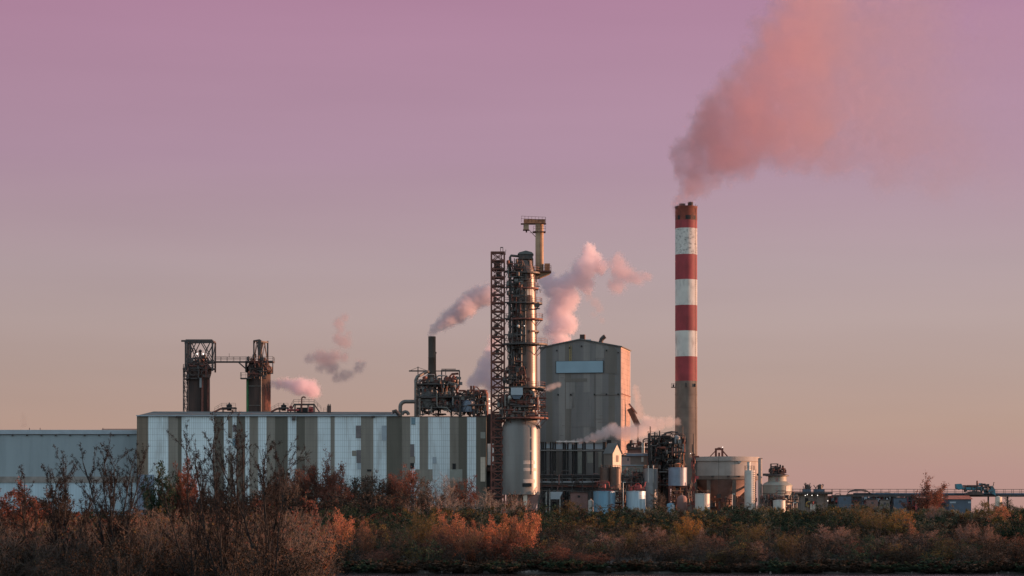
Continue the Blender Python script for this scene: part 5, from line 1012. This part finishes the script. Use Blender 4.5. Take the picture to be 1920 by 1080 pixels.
smoke('smoke_plume', 'huge reddish smoke plume drifting right from the striped chimney', 712,
      [(1285,368,25),(1288,352,30),(1300,338,44),(1292,312,40),(1330,318,50),(1312,280,52),(1355,295,58),(1318,238,50),(1360,250,66),(1340,215,46),(1400,270,68),(1400,205,74),(1450,235,84),(1450,150,84),(1500,255,80),(1490,90,96),(1545,190,110),(1520,20,100),(1580,265,84),(1590,80,125),(1580,-30,105),(1660,160,135),(1670,270,100),(1720,50,135),(1760,180,145),(1770,300,100),(1860,230,130),(1890,90,120),(1890,320,95)],
        .22, (.945, .79, .80), warp=.7, nscale=.075, soft=.42, edge=.6, fade=(1305, 1900, .44), fpow=5, aniso=.83, step=.2, cat='smoke')
smoke('smoke_plume', 'grey and pink smoke plume blowing right off the dark brown stack', 703,
      [(810,624,9),(816,616,12),(828,608,16),(842,598,20),(858,588,22),(874,576,25),(888,562,24),(900,556,24),(915,552,24)], .6, (.84, .77, .80), warp=.7, nscale=.5, soft=.36, edge=.6, step=.1, cat='smoke')
smoke('steam_plume', 'pink steam billow rising behind the lattice tower', 728, [(888,716,17),(905,704,24),(925,718,24),(912,684,22),(920,662,18),(925,640,14)], .4, (.86, .80, .85), warp=.6, nscale=.5, soft=.42, edge=.42, step=.12)
smoke('steam_plume', 'large bulging steam column rising from the boiler house roof', 738,
      [(1052,638,22),(1040,618,23),(1062,606,25),(1046,584,29),(1060,560,29),(1038,540,26),(1064,532,24),(1024,526,20),(1082,522,22),(1094,506,26),(1110,490,24),(1104,472,17),(1098,536,18),(1124,500,18)], .55, (.86, .80, .85), warp=.8, nscale=.36, soft=.36, edge=.8, aniso=.3, step=.08)
smoke('steam_puff', 'thin shapeless steam puff torn loose to the right of the steam column', 738, [(1160,486,16),(1162,508,24),(1157,536,20),(1178,516,20),(1194,524,16),(1212,518,12),(1142,494,12)], .24, (.78, .68, .73), warp=1.05, nscale=.5, soft=.45, edge=.8, step=.12)
smoke('steam_puff', 'faint ragged steam shred just above the boiler house roof vents', 738, [(1105,556,11),(1116,568,13),(1124,578,11),(1112,590,9),(1128,600,8)], .15, (.75, .66, .68), warp=.8, nscale=.6, soft=.5, edge=.45, step=.12)
smoke('steam_puff', 'greyish steam wisp between the column and the boiler house gable', 738, [(1018,660,14),(1032,652,12),(1016,640,13),(1020,620,9)], .22, (.9, .85, .84), warp=.5, nscale=.5, soft=.5, edge=.4, step=.12)
smoke('steam_plume', 'pink steam jet blowing right from the green piped silo', 737, [(513,719,8),(523,719,12),(537,720,14),(552,723,16),(568,724,19),(582,728,20),(590,736,15),(560,732,13)], .55, (.93, .84, .89), warp=.9, nscale=.65, soft=.4, edge=.75, step=.1)
for lab, bl in (('topmost small grey cloud scrap above the hall, over the others', [(636,606,11),(646,596,9),(640,618,8)]), ('middle grey cloud scrap, second of the three above the hall', [(634,634,11),(648,642,12),(642,640,12),(652,628,7)]),
                ('widest grey cloud scrap drifting above the pink steam jet', [(580,672,10),(600,670,15),(614,676,18),(630,668,13),(645,670,10),(622,688,14),(600,690,9)]), ('lowest grey cloud scrap above the hall roof', [(632,708,10),(645,704,12),(656,702,9)]), ('rightmost tiny grey cloud scrap above the hall', [(672,690,10),(680,684,8),(672,680,7)])):
    smoke('cloud_scrap', lab, 722, [(a, b_, r*1.25) for a, b_, r in bl], .30, (.66, .57, .61), warp=1.1, nscale=.75, soft=.55, edge=.95, step=.12)
smoke('steam_plume', 'white steam leaking along the annex roof and drifting to the chimney', 699,
      [(1050,829,4),(1062,829,4.5),(1075,828,5.5),(1088,826,7),(1100,824,8),(1112,820,11),(1124,816,12),(1136,811,14),(1150,806,16),(1163,812,16),(1176,812,18),(1190,810,18),(1205,806,18),(1212,790,14),(1222,797,18),(1238,794,15),(1255,792,13),(1270,790,10)],
      .55, (.95, .89, .89), warp=.6, nscale=.7, soft=.4, edge=.42, fade=(1150, 1290, .5), step=.07)
smoke('steam_puff', 'slender vertical steam wisp right of the boiler house chute', 716, [(1192,727,8),(1193,735,9),(1195,743,9),(1195,751,9),(1196,759,10),(1198,768,11),(1200,778,12)], .16, (.8, .74, .73), warp=.5, nscale=.6, soft=.5, edge=.4, step=.1)
smoke('steam_puff', 'tiny white steam jet at the service cage of the column', 692, [(1016,732,6),(1022,730,7),(1028,728,8),(1034,726,8),(1040,724,8),(1047,721,7)], .3, (.95, .9, .9), warp=.5, nscale=.8, soft=.45, edge=.4, step=.1)
smoke('smoke_puff', 'tiny grey smoke puff far off above the low warehouse roof', 900, [(45,786,8),(46,796,8),(44,779,6)], .12, (.5, .5, .5), warp=.5, nscale=.4, soft=.5, edge=.3, step=.1, cat='smoke')

# ------------------------------------------------------------------ vegetation
def npobj(name, parts, kind=None):
    """parts: list of (verts Nx3, quads Mx4, material)"""
    me = bpy.data.meshes.new(name); V, Q, MI, off = [], [], [], 0
    for i, (v, q, m) in enumerate(parts):
        V.append(v); Q.append(q+off); MI.append(np.full(len(q), i, np.int32)); off += len(v); me.materials.append(m)
    V = np.concatenate(V).astype(np.float32); Q = np.concatenate(Q).astype(np.int32); MI = np.concatenate(MI); n = len(Q)
    me.vertices.add(len(V)); me.vertices.foreach_set('co', V.ravel()); me.loops.add(n*4); me.loops.foreach_set('vertex_index', Q.ravel())
    me.polygons.add(n); me.polygons.foreach_set('loop_start', np.arange(0, n*4, 4, dtype=np.int32)); me.polygons.foreach_set('material_index', MI)
    me.update(calc_edges=True); return me
def tubes(p0, p1, r0, r1):
    p0, p1 = np.asarray(p0, float), np.asarray(p1, float); r0, r1 = np.asarray(r0)[:, None], np.asarray(r1)[:, None]
    d = p1-p0; d /= np.linalg.norm(d, axis=1)[:, None]+1e-9
    ref = np.where(np.abs(d[:, 2:3]) > .9, np.array([[1., 0, 0]]), np.array([[0, 0, 1.]])); a = np.cross(d, ref); a /= np.linalg.norm(a, axis=1)[:, None]+1e-9; b = np.cross(d, a)
    vs = []
    for p, r in ((p0, r0), (p1, r1)):
        for k in range(3): t = 2*PI*k/3; vs.append(p+(a*math.cos(t)+b*math.sin(t))*r)
    n = len(p0); V = np.stack(vs, 1).reshape(-1, 3); i = np.arange(n)[:, None]*6
    q = np.concatenate([i+np.array([[k, (k+1) % 3, 3+(k+1) % 3, 3+k]]) for k in range(3)]); return V, q
def leaves(rng, c, size, up=0.0):
    n = len(c); a = rng.normal(size=(n, 3)); a[:, 2] += up*np.sign(rng.random(n)+.1)*2; a /= np.linalg.norm(a, axis=1)[:, None]; b = np.cross(a, rng.normal(size=(n, 3))); b /= np.linalg.norm(b, axis=1)[:, None]+1e-9
    s = size*rng.uniform(.55, 1.3, (n, 1)); a = a*s; b = b*s*(.55 if up == 0 else .22)
    V = np.stack([c-a, c+b, c+a, c-b], 1).reshape(-1, 3); return V, np.arange(n*4).reshape(-1, 4)
def gen_shrub(seed, nst=9, spread=.42, trunk=.0, ntw=13, nsub=4, nlv=5, jit=.022, z0=.18, droop=0, bend=1.3):
    """unit-height shrub: stem segments, twig segments, leaf positions"""
    rng = np.random.default_rng(seed); st, tw, lv = [], [], []
    if trunk > 0: st.append((0, 0, -.04, 0, 0, trunk, .020, .016))
    for i in range(nst):
        az = 2*PI*(i+rng.random())/nst; lean = spread*math.sqrt(rng.random()); h = rng.uniform(.66, 1.0)*(1-.4*(lean/spread)**2); pts = []
        ph1, ph2 = rng.random(2)*6
        for k in range(9):
            t = k/8; rr = lean*t**bend; pts.append(np.array([rr*math.cos(az)+.02*math.sin(5*t+ph1)*t, rr*math.sin(az)+.02*math.sin(4*t+ph2)*t, trunk+(h-trunk)*t-(0 if trunk else .03*(1-t))]))
        for k in range(8): r = .010*(1-k/8)+.0022; st.append((*pts[k], *pts[k+1], r, r-.001))
        for j in range(ntw):
            t = z0+(1-z0)*rng.random()**.8; k = min(7, int(t*8)); f = t*8-k; p = pts[k]*(1-f)+pts[k+1]*f
            a2 = rng.random()*2*PI; l = rng.uniform(.08, .22)*(1.15-.6*t); dr = np.array([math.cos(a2)*.75, math.sin(a2)*.75, rng.uniform(.3, 1.1)-droop]); dr /= np.linalg.norm(dr)
            q = p+dr*l; tw.append((*p, *q, .0036, .002))
            for m_ in range(nsub):
                u = rng.uniform(.25, 1); p2 = p+dr*l*u; d2 = dr+rng.normal(size=3)*.55; d2 /= np.linalg.norm(d2); l2 = l*rng.uniform(.3, .6); q2 = p2+d2*l2; tw.append((*p2, *q2, .0022, .0013))
                for w in rng.random(nlv): lv.append(p2+d2*l2*w+rng.normal(size=3)*jit)
    st, tw, lv = np.array(st), np.array(tw), np.array(lv).reshape(-1, 3)
    kz = 1/np.percentile(lv[:, 2], 99.7); kr = .5/np.percentile(np.hypot(lv[:, 0], lv[:, 1]), 93)     # one unit high, one unit wide
    for a in (st, tw): a[:, [0, 1, 3, 4]] *= kr; a[:, [2, 5]] *= kz
    lv[:, :2] *= kr; lv[:, 2] *= kz
    return st, tw, lv, rng
FORMS = {  # name: (arguments, leaf size, leaf upness, twig share)
    'willow': (dict(nst=17, spread=.40, ntw=20, nsub=4, nlv=5, z0=.12, bend=.85), .0155, 0),
    'bushy': (dict(nst=18, spread=.55, ntw=18, nsub=4, nlv=6, z0=.05, bend=.75), .020, 0),
    'round': (dict(nst=14, spread=.46, trunk=.20, ntw=24, nsub=5, nlv=5, z0=.05, bend=.6), .0150, 0),
    'twiggy': (dict(nst=16, spread=.42, ntw=24, nsub=5, nlv=1, jit=.008, z0=.1, bend=.9), .009, 0),
    'reed': (dict(nst=26, spread=.5, ntw=10, nsub=2, nlv=7, z0=.02, jit=.03, bend=.8), .036, 1),
    'broom': (dict(nst=14, spread=.24, ntw=24, nsub=4, nlv=4, jit=.018, z0=.08, bend=.8), .0140, 0),
}
cache = {}
def shrub_parts(form, leafm, bark, seed):
    key = (form, leafm, bark, seed)
    if key not in cache:
        kw, ls, up = FORMS[form]; st, tw, lv, rng = gen_shrub(seed+11*len(form), **kw)
        sv, sq = tubes(st[:, :3], st[:, 3:6], st[:, 6], st[:, 7]); tv, tq = tubes(tw[:, :3], tw[:, 3:6], tw[:, 6], tw[:, 7]); v, q = leaves(rng, lv, ls, up)
        cache[key] = (npobj('trunk', [(sv, sq, M[bark])]), npobj('crown', [(v, q, M[leafm]), (tv, tq, M[bark])]))
    return cache[key]
vr = random.Random(12)
def plant(name, cat, form, leafm, bark, px, topy, wpx, d, label, group=None, gz=None):
    x = X(px, d); z = (ground(x, d) if gz is None else gz)-.15; h = Z(topy, d)-z; w = wpx*S(d)
    if d > 600: w *= 1.15
    t = thing(name, label, cat, (x, d, z), group); tm, cm = shrub_parts(form, leafm, bark, vr.randrange(3))
    a = vr.random()*6.28
    for nm, me in (('trunk', tm), ('crown', cm)):
        o = bpy.data.objects.new(nm, me); C.objects.link(o); o.parent = t; o.scale = (w, w, h); o.rotation_euler = (0, 0, a)
    return t
def scrub(name, label, form, leafms, bark, spots, seed, lk=2.6):
    """ground cover nobody could count: many small bushes in one mesh"""
    rng = np.random.default_rng(seed); P = {k: ([], [], 0) for k in leafms+[bark]}; acc = {k: [[], [], 0] for k in leafms+[bark]}
    vars_ = []
    for sd in range(4):
        kw, ls, up = FORMS[form]; kw = dict(kw); kw['nst'] = 7; kw['ntw'] = 9; kw['nsub'] = 3
        st, tw, lv, g = gen_shrub(100+sd+seed, **kw); a = np.concatenate([st, tw]); vars_.append((tubes(a[:, :3], a[:, 3:6], a[:, 6], a[:, 7]), leaves(g, lv, ls*lk, up)))
    for px, topy, wpx, d in spots:
        x = X(px, d); z = (ground(x, d) if d > 400 else 1.2)-.2; h = max(1, Z(topy, d)-z); w = wpx*S(d); an = rng.random()*6.28
        (tv, tq), (v, q) = vars_[rng.integers(4)]; k = leafms[rng.integers(len(leafms))]; ca, sa = math.cos(an), math.sin(an)
        for key, vv, qq in ((bark, tv, tq), (k, v, q)):
            y = np.stack([(vv[:, 0]*ca-vv[:, 1]*sa)*w+x, (vv[:, 0]*sa+vv[:, 1]*ca)*w+d, vv[:, 2]*h+z], 1); a_ = acc[key]; a_[0].append(y); a_[1].append(qq+a_[2]); a_[2] += len(vv)
    me = npobj(name, [(np.concatenate(a_[0]), np.concatenate(a_[1]), M[k]) for k, a_ in acc.items() if a_[0]])
    o = bpy.data.objects.new(name, me); C.objects.link(o); return tag(o, label, 'undergrowth', None, 'stuff')
rr = random.Random(77)
def spots(n, p0, p1, t0, t1, w0, w1, d0, d1, slope=0):
    r = []
    for i in range(n):
        d = rr.uniform(d0, d1); r.append((rr.uniform(p0, p1), rr.uniform(t0, t1)+slope*(d1-d)/(d1-d0), rr.uniform(w0, w1), d))
    return r
def hspots(n, p0, p1, h0, h1, w0, w1, d0, d1):          # bushes given by their height and width in metres
    r = []
    for i in range(n):
        d = rr.uniform(d0, d1); px = rr.uniform(p0, p1); z = ground(X(px, d), d) if d > 400 else 1.2
        r.append((px, HY-(z+rr.uniform(h0, h1)-CAMZ)*F/d, rr.uniform(w0, w1)/S(d), d))
    return r
scrub('dark_scrub', 'dense dark green scrub covering the upper river bank', 'willow', ['l_green', 'l_green', 'l_green', 'l_shade', 'l_reed', 'l_olive'], 'bark', hspots(330, 600, 2000, 3.2, 6.8, 5, 9, 565, 645), 1, 1.9)
scrub('hall_scrub', 'dense dark brown scrub at the foot of the striped hall and the warehouse', 'bushy', ['l_brown', 'l_green', 'l_brown', 'l_rust'], 'bark', hspots(200, -100, 760, 3, 5, 6, 10, 565, 650), 2)
scrub('hall_thicket', 'tall tangled brown and russet thicket along the foot of the striped hall', 'willow', ['l_brown', 'l_rust', 'l_brown', 'l_brown'], 'barkbrown', hspots(40, 330, 640, 6, 11, 7, 12, 640, 666)+hspots(34, 600, 800, 5, 10, 6, 11, 640, 668)+hspots(20, -60, 330, 4, 6, 7, 12, 640, 668), 9, 1.9)
scrub('rosy_thicket', 'pinkish bare thicket before the right end of the striped hall and the column foot', 'twiggy', ['l_pink', 'l_brown', 'l_rust'], 'barkpale', hspots(46, 770, 990, 5, 9.5, 6, 10, 635, 662), 14, 2.2)
scrub('reed_bed', 'grey green reeds standing along the plant side of the river bank', 'reed', ['l_reed', 'l_reed', 'l_olive'], 'barkbrown', hspots(150, 1180, 1980, 3.5, 5.4, 3, 6, 625, 656), 3)
scrub('bank_thicket', 'bare brown thicket lining the water along the river bank', 'twiggy', ['l_brown', 'l_shade', 'l_shade', 'l_olive'], 'bark', hspots(260, 540, 2000, 3.0, 6.0, 4, 7, 490, 575), 4, 2)
scrub('bank_brush', 'dull mixed brush filling the middle of the river bank', 'willow', ['l_shade', 'l_green', 'l_shade', 'l_brown', 'l_shade', 'l_olive'], 'bark', hspots(300, 540, 2000, 2.8, 5.6, 4, 8, 488, 575), 8, 1.7)
scrub('bank_grass', 'dull low growth at the very edge of the water', 'bushy', ['l_shade', 'l_green', 'l_shade', 'l_brown'], 'bark', hspots(380, 540, 2000, .8, 2.0, 3, 6, 479.2, 488), 5)
scrub('foreground_thicket', 'dense leafless brown thicket filling the lower left foreground', 'twiggy', ['l_brown', 'l_shade', 'l_brown', 'l_rust', 'l_olive', 'l_brown'], 'barkbrown', hspots(150, -80, 300, 6.0, 9.0, 5, 9, 250, 335)+hspots(170, 250, 585, 6, 10.0, 5, 9, 255, 335), 6, 2)
scrub('foreground_brush', 'dark leafy brush at the lower left edge of the river', 'willow', ['l_shade', 'l_shade', 'l_brown', 'l_shade'], 'bark', hspots(160, -80, 590, 4.5, 7.0, 4, 7, 228, 330), 7, 1.4)
PL = [  # far bank, in front of the striped hall
 ('tree','round','l_rust',616,850,58,668,'russet round crowned tree tallest before the pale stripe, left of the wide windows'),
 ('tree','round','l_rust',570,868,60,664,'russet tree with a broken crown left of the tallest russet tree'),
 ('tree','twiggy','l_brown',545,862,40,650,'thin leafless tree before the olive stripe, right of the big bare trees'),
 ('tree','round','l_rust',525,888,60,660,'dull russet tree standing behind the tips of the big bare trees'),
 ('tree','round','l_rust',632,905,52,655,'low russet tree under the tallest russet tree'),
 ('tree','round','l_brown',690,888,76,660,'brown rounded tree below the two dark hall windows'),
 ('shrub','bushy','l_green',662,900,40,668,'dark green shrub tucked left of the brown rounded tree'),
 ('tree','round','l_rust',752,878,66,662,'reddish brown tree with a peaked crown before the wide olive stripe'),
 ('tree','willow','l_brown',795,898,60,655,'sparse brown tree right of the peaked reddish brown tree'),
 ('tree','twiggy','l_pink',835,888,54,660,'pale rosy leafless tree before the broad pale stripe of the hall'),
 ('tree','willow','l_rust',873,893,50,665,'rust tinted tree before the right hand stripes of the hall'),
 ('shrub','twiggy','l_pink',925,915,74,655,'rosy bare brushwood between the hall and the column foot'),
 ('shrub','willow','l_brown',960,925,40,650,'low brown shrub before the column foot'),
 # bright autumn shrubs by the water
 ('shrub','willow','l_orange',640,957,50,515,'orange shrub with an upright crown, at the right edge of the foreground thicket'),
 ('shrub','broom','l_orange',686,975,34,508,'slender orange shrub right of the upright orange one'),
 ('shrub','willow','l_rust',720,1027,62,494,'low rust red shrub at the water, below the slender orange one'),
 ('shrub','willow','l_olive',797,958,64,520,'yellow green topped shrub, left half of a leaning pair'),
 ('shrub','willow','l_orange',842,957,62,512,'orange shrub with a yellow crest, right half of a leaning pair'),
 ('shrub','willow','l_rust',822,1000,70,500,'rusty shrub at the foot of the leaning pair'),
 ('shrub','bushy','l_orange',910,968,62,510,'orange bush, left third of the large bright clump below the column'),
 ('shrub','round','l_orange',952,965,62,505,'orange bush in the middle of the large bright clump below the column'),
 ('shrub','round','l_orange',985,958,62,500,'brightest orange bush, right third of the large clump below the column'),
 ('shrub','bushy','l_rust',940,1005,90,496,'russet skirt shrub in front of the large bright clump'),
 ('shrub','willow','l_rust',1040,1020,60,492,'low dull rust shrub at the water right of the large bright clump'),
 ('shrub','willow','l_rust',1110,1035,70,490,'lowest rust shrub at the water below the bright blue tank'),
 # middle of the bank
 ('shrub','willow','l_olive',1068,940,56,640,'olive shrub before the dull brick hut'),
 ('tree','broom','l_brown',1234,916,36,650,'slim brown tree between the pale blue tank and the smallest blue tank'),
 ('shrub','bushy','l_green',1160,955,70,640,'dark green bush before the two squat blue tanks'),
 ('shrub','bushy','l_reed',1215,955,70,630,'grey green bush below the slim brown tree'),
 ('shrub','willow','l_pink',1222,985,56,540,'tan shrub with a dotted crown, left of the yellow bush'),
 ('shrub','willow','l_yellow',1292,963,48,545,'bright yellow bush below the rust red mast'),
 ('shrub','willow','l_olive',1268,1000,60,520,'olive brown shrub in front of the bright yellow bush'),
 ('shrub','broom','l_pink',1314,985,20,530,'narrow rosy shrub touching the right side of the bright yellow bush'),
 ('shrub','willow','l_rust',1342,1003,40,525,'brown orange shrub right of the narrow rosy shrub'),
 ('shrub','willow','l_olive',1183,997,40,530,'pale olive shrub left of the tan shrub'),
 ('shrub','bushy','l_green',1390,948,80,640,'dark green bush below the round basin'),
 ('shrub','reed','l_reed',1420,945,80,648,'grey green reedy clump below the narrow white silo'),
 ('shrub','bushy','l_green',1375,965,70,600,'lower dark green bush right of the half lit white tank'),
 ('shrub','willow','l_pink',1420,1015,40,500,'small rosy shrub near the water below the white silo'),
 ('shrub','willow','l_olive',1474,998,46,505,'yellowish rounded shrub near the water below the domed digester'),
 ('shrub','bushy','l_green',1530,955,90,620,'dark green bush before the loading shed'),
 # right of the bank
 ('shrub','willow','l_olive',1606,942,70,600,'tall olive shrub before the left end of the site cabins'),
 ('shrub','willow','l_yellow',1690,955,50,590,'yellow tinged shrub below the dark bluish site cabin'),
 ('shrub','willow','l_olive',1640,955,70,570,'wide olive brown shrub in the middle right of the bank'),
 ('shrub','broom','l_orange',1712,975,22,540,'narrow orange shrub glowing in the middle right of the bank'),
 ('tree','round','l_rust',1742,893,66,664,'dark russet bushy tree rising above the conveyor gallery'),
 ('shrub','willow','l_pink',1748,948,28,620,'rosy upright shrub at the foot of the russet bushy tree'),
 ('shrub','willow','l_pink',1815,978,46,540,'rosy shrub below the red tiled house'),
 ('shrub','willow','l_pink',1855,985,34,535,'smaller rosy shrub right of the rosy one below the tiled house'),
 ('shrub','willow','l_orange',1880,948,56,600,'orange brown shrub under the right end of the conveyor gallery'),
 ('shrub','willow','l_olive',1845,940,50,620,'olive shrub between the tiled house and the orange brown shrub'),
 ('shrub','bushy','l_green',1782,960,70,600,'dark green bush left of the rosy shrub below the tiled house'),
 ('shrub','bushy','l_green',1925,950,90,520,'big dark green bush at the right edge of the picture'),
 ('shrub','willow','l_pink',1140,1000,70,528,'tan feathery shrub below the pale blue squat tank, left of the pale olive one'),
 ('shrub','willow','l_pink',1258,1022,64,505,'soft tan shrub near the water beneath the olive brown shrub'),
 ('shrub','willow','l_olive',1404,980,64,545,'olive shrub beneath the narrow white silo, above the small rosy one'),
 ('shrub','willow','l_pink',1560,985,72,540,'broad rosy tan shrub beneath the left clump of roof machines'),
 ('shrub','willow','l_rust',1605,1012,66,510,'russet shrub near the water beneath the tall olive shrub'),
 ('shrub','willow','l_pink',1668,1002,60,520,'rosy shrub just left below the narrow orange shrub'),
 ('shrub','willow','l_pink',1740,995,60,530,'tan shrub right below the narrow orange shrub'),
 ('shrub','willow','l_olive',1775,1012,64,510,'pale olive shrub near the water beneath the red tiled house'),
 ('shrub','willow','l_rust',1905,1002,60,512,'russet shrub in front of the big dark green bush'),
 ('shrub','willow','l_brown',1510,1006,64,512,'dull brown shrub near the water beneath the loading shed'),
 ('shrub','willow','l_olive',1352,1030,56,496,'low olive shrub at the water beneath the brown orange shrub'),
 ('shrub','broom','l_pink',1098,985,46,560,'upright tan shrub beneath the dull brick hut'),
 ('shrub','willow','l_orange',880,985,52,502,'orange shrub between the leaning pair and the large bright clump'),
 ('shrub','round','l_green',1890,932,46,650,'rounded green bush beneath the end of the conveyor gallery'),
 # left side
 ('tree','bushy','l_green',300,868,66,640,'dark evergreen at the left end of the striped hall'),
 ('tree','bushy','l_rust',345,862,60,645,'brown leaved tree touching the dark evergreen'),
 ('shrub','bushy','l_rust',40,905,110,560,'rust brown bush at the left edge before the warehouse'),
 ('shrub','bushy','l_brown',95,920,90,565,'dark brown bush right of the rust brown bush'),
]
NEAR = [
 ('shrub','broom','l_orange',262,955,60,320,'orange shrub catching the sun below the warehouse corner'),
 ('shrub','broom','l_yellow',302,955,26,318,'narrow yellow shrub right of the sunlit orange shrub'),
 ('shrub','willow','l_pink',48,985,66,290,'rosy shrub glowing low at the far left'),
 ('shrub','broom','l_olive',480,965,50,300,'golden olive shrub between the stems of the big bare trees'),
 ('shrub','broom','l_yellow',500,985,26,290,'yellow sunlit shrub right of the golden olive one'),
 ('shrub','willow','l_rust',570,945,80,325,'russet shrub at the right of the big bare trees'),
 ('shrub','willow','l_olive',400,985,60,285,'olive shrub among the trunks of the big bare trees'),
 ('shrub','willow','l_pink',108,1000,72,300,'rosy brown shrub low in front of the middle of the warehouse'),
 ('shrub','willow','l_orange',335,985,54,310,'orange brown shrub left of the trunks of the big bare trees'),
 ('shrub','willow','l_pink',545,990,70,300,'tan pink shrub right of the yellow sunlit shrub'),
 ('shrub','willow','l_orange',600,985,62,318,'salmon orange shrub at the right tip of the foreground thicket'),
 ('shrub','willow','l_pink',232,1012,64,290,'tan pink shrub below the two left bare trees, right of the brown one'),
 ('shrub','willow','l_brown',190,985,90,275,'brown shrub beneath the two left bare trees'),
]
for c_, f_, m_, px, ty, w, d, lab in PL: plant(c_ if c_ == 'tree' else 'shrub', c_, f_, m_, 'barkpale' if m_ == 'l_pink' else 'barkbrown', px, ty, w, d, lab)
for c_, f_, m_, px, ty, w, d, lab in NEAR: plant('shrub', c_, f_, m_, 'barkbrown', px, ty, w, d, lab, None, 1.2)
# big leafless trees on the near bank
def bare_tree(px, topy, wpx, d, seed, label, nmain=5, lean=0):
    rng = np.random.default_rng(seed); x = X(px, d); z = 1.0; H = Z(topy, d)-z; W = wpx*S(d)/2; st, tw, lv = [], [], []
    def grow(p, dr, length, r, lev):
        n = 7 if lev < 2 else 4; sl = length/n
        for i in range(n):
            dr = dr+rng.normal(size=3)*(.06 if lev < 2 else .14)+np.array([0, 0, .05]); dr = dr/np.linalg.norm(dr); q = p+dr*sl; r1 = max(.016, r*(1-.8/n))
            (st if lev < 2 else tw).append((*p, *q, r, r1)); p, r = q, r1
            f = (i+1)/n
            if lev == 0 or (lev < 4 and f > .15):
                for _ in range({0: 0, 1: 3, 2: 2, 3: 2}[lev]):
                    if rng.random() < {1: .95, 2: .8, 3: .5}[lev]:
                        a = rng.random()*2*PI; side = np.array([math.cos(a), math.sin(a), 0.0]); nd = dr*.8+side*rng.uniform(.22, .5); nd /= np.linalg.norm(nd)
                        grow(p, nd, length*rng.uniform(.14, .36)*(1.15-.55*f), max(.018, r*.55), lev+1)
            if lev >= 2:
                lv.append(p+rng.normal(size=3)*.08)
    base = np.array([0., 0, -.4])
    for k in range(nmain):
        a = 2*PI*(k+rng.random()*.7)/nmain; tx = W*(-1+2*(k+.5)/nmain)*rng.uniform(.8, 1.05)+lean; target = np.array([tx, W*.5*math.sin(a), H*rng.uniform(.66, .93)*(1-.18*abs(tx)/max(W, .1))])
        v0 = target-base; ln = np.linalg.norm(v0); grow(base+np.array([.25*math.cos(a), .25*math.sin(a), 0]), v0/ln-np.array([0, 0, .12]), ln*1.02, .13, 1)
    st, tw, lv = np.array(st), np.array(tw), np.array(lv)
    t = thing('bare_tree', label, 'tree', (x, d, z))
    sv, sq = tubes(st[:, :3], st[:, 3:6], st[:, 6], st[:, 7]); tv, tq = tubes(tw[:, :3], tw[:, 3:6], tw[:, 6], tw[:, 7]); v, q = leaves(rng, lv, .055)
    for nm, me in (('trunk', npobj('trunk', [(sv, sq, M['barkdark'])])), ('crown', npobj('crown', [(tv, tq, M['barkdark']), (v, q, M['l_bare'])]))):
        o = bpy.data.objects.new(nm, me); C.objects.link(o); o.parent = t
    return t
bare_tree(365, 786, 80, 246, 1, 'big leafless tree before the wide pale stripe, left of the trio on the near bank', 4)
bare_tree(425, 770, 110, 240, 2, 'biggest leafless tree reaching the hall roof, middle of the trio on the near bank', 7, -.6)
bare_tree(490, 776, 110, 236, 3, 'leafless tree leaning right, right of the trio on the near bank', 6, 1.2)
bare_tree(212, 798, 100, 255, 4, 'leafless tree with long upright shoots before the warehouse, beside the striped hall', 8)
bare_tree(122, 838, 110, 262, 5, 'lower leafless tree with fine shoots before the middle of the warehouse', 7)
bare_tree(52, 862, 70, 270, 6, 'leafless sapling with a few thin shoots at the far left', 4)
# stones along the waterline
rng = np.random.default_rng(5); mb = MB(M['rock'])
for i in range(150):
    px = rng.uniform(560, 1990) if i > 50 else rng.uniform(960, 1010); d = rng.uniform(479.5, 482); x = X(px, d); r = rng.uniform(.10, .32); z = ground(x, d); a = rng.random(8)*.6+.7
    q = [(x+r*a[k]*math.cos(k*PI/2+i)*(1 if k < 4 else .6), d+r*a[k]*math.sin(k*PI/2+i)*(1 if k < 4 else .6), z+(-.1 if k < 4 else r*.8*a[k])) for k in range(8)]
    mb.add(q, [(0,3,2,1),(4,5,6,7),(0,1,5,4),(1,2,6,5),(2,3,7,6),(3,0,4,7)])
tag(mb.build('shore_stones', None, (0, 482, 0)), 'pale stones scattered along the waterline of the river bank', 'stones', None, 'stuff')
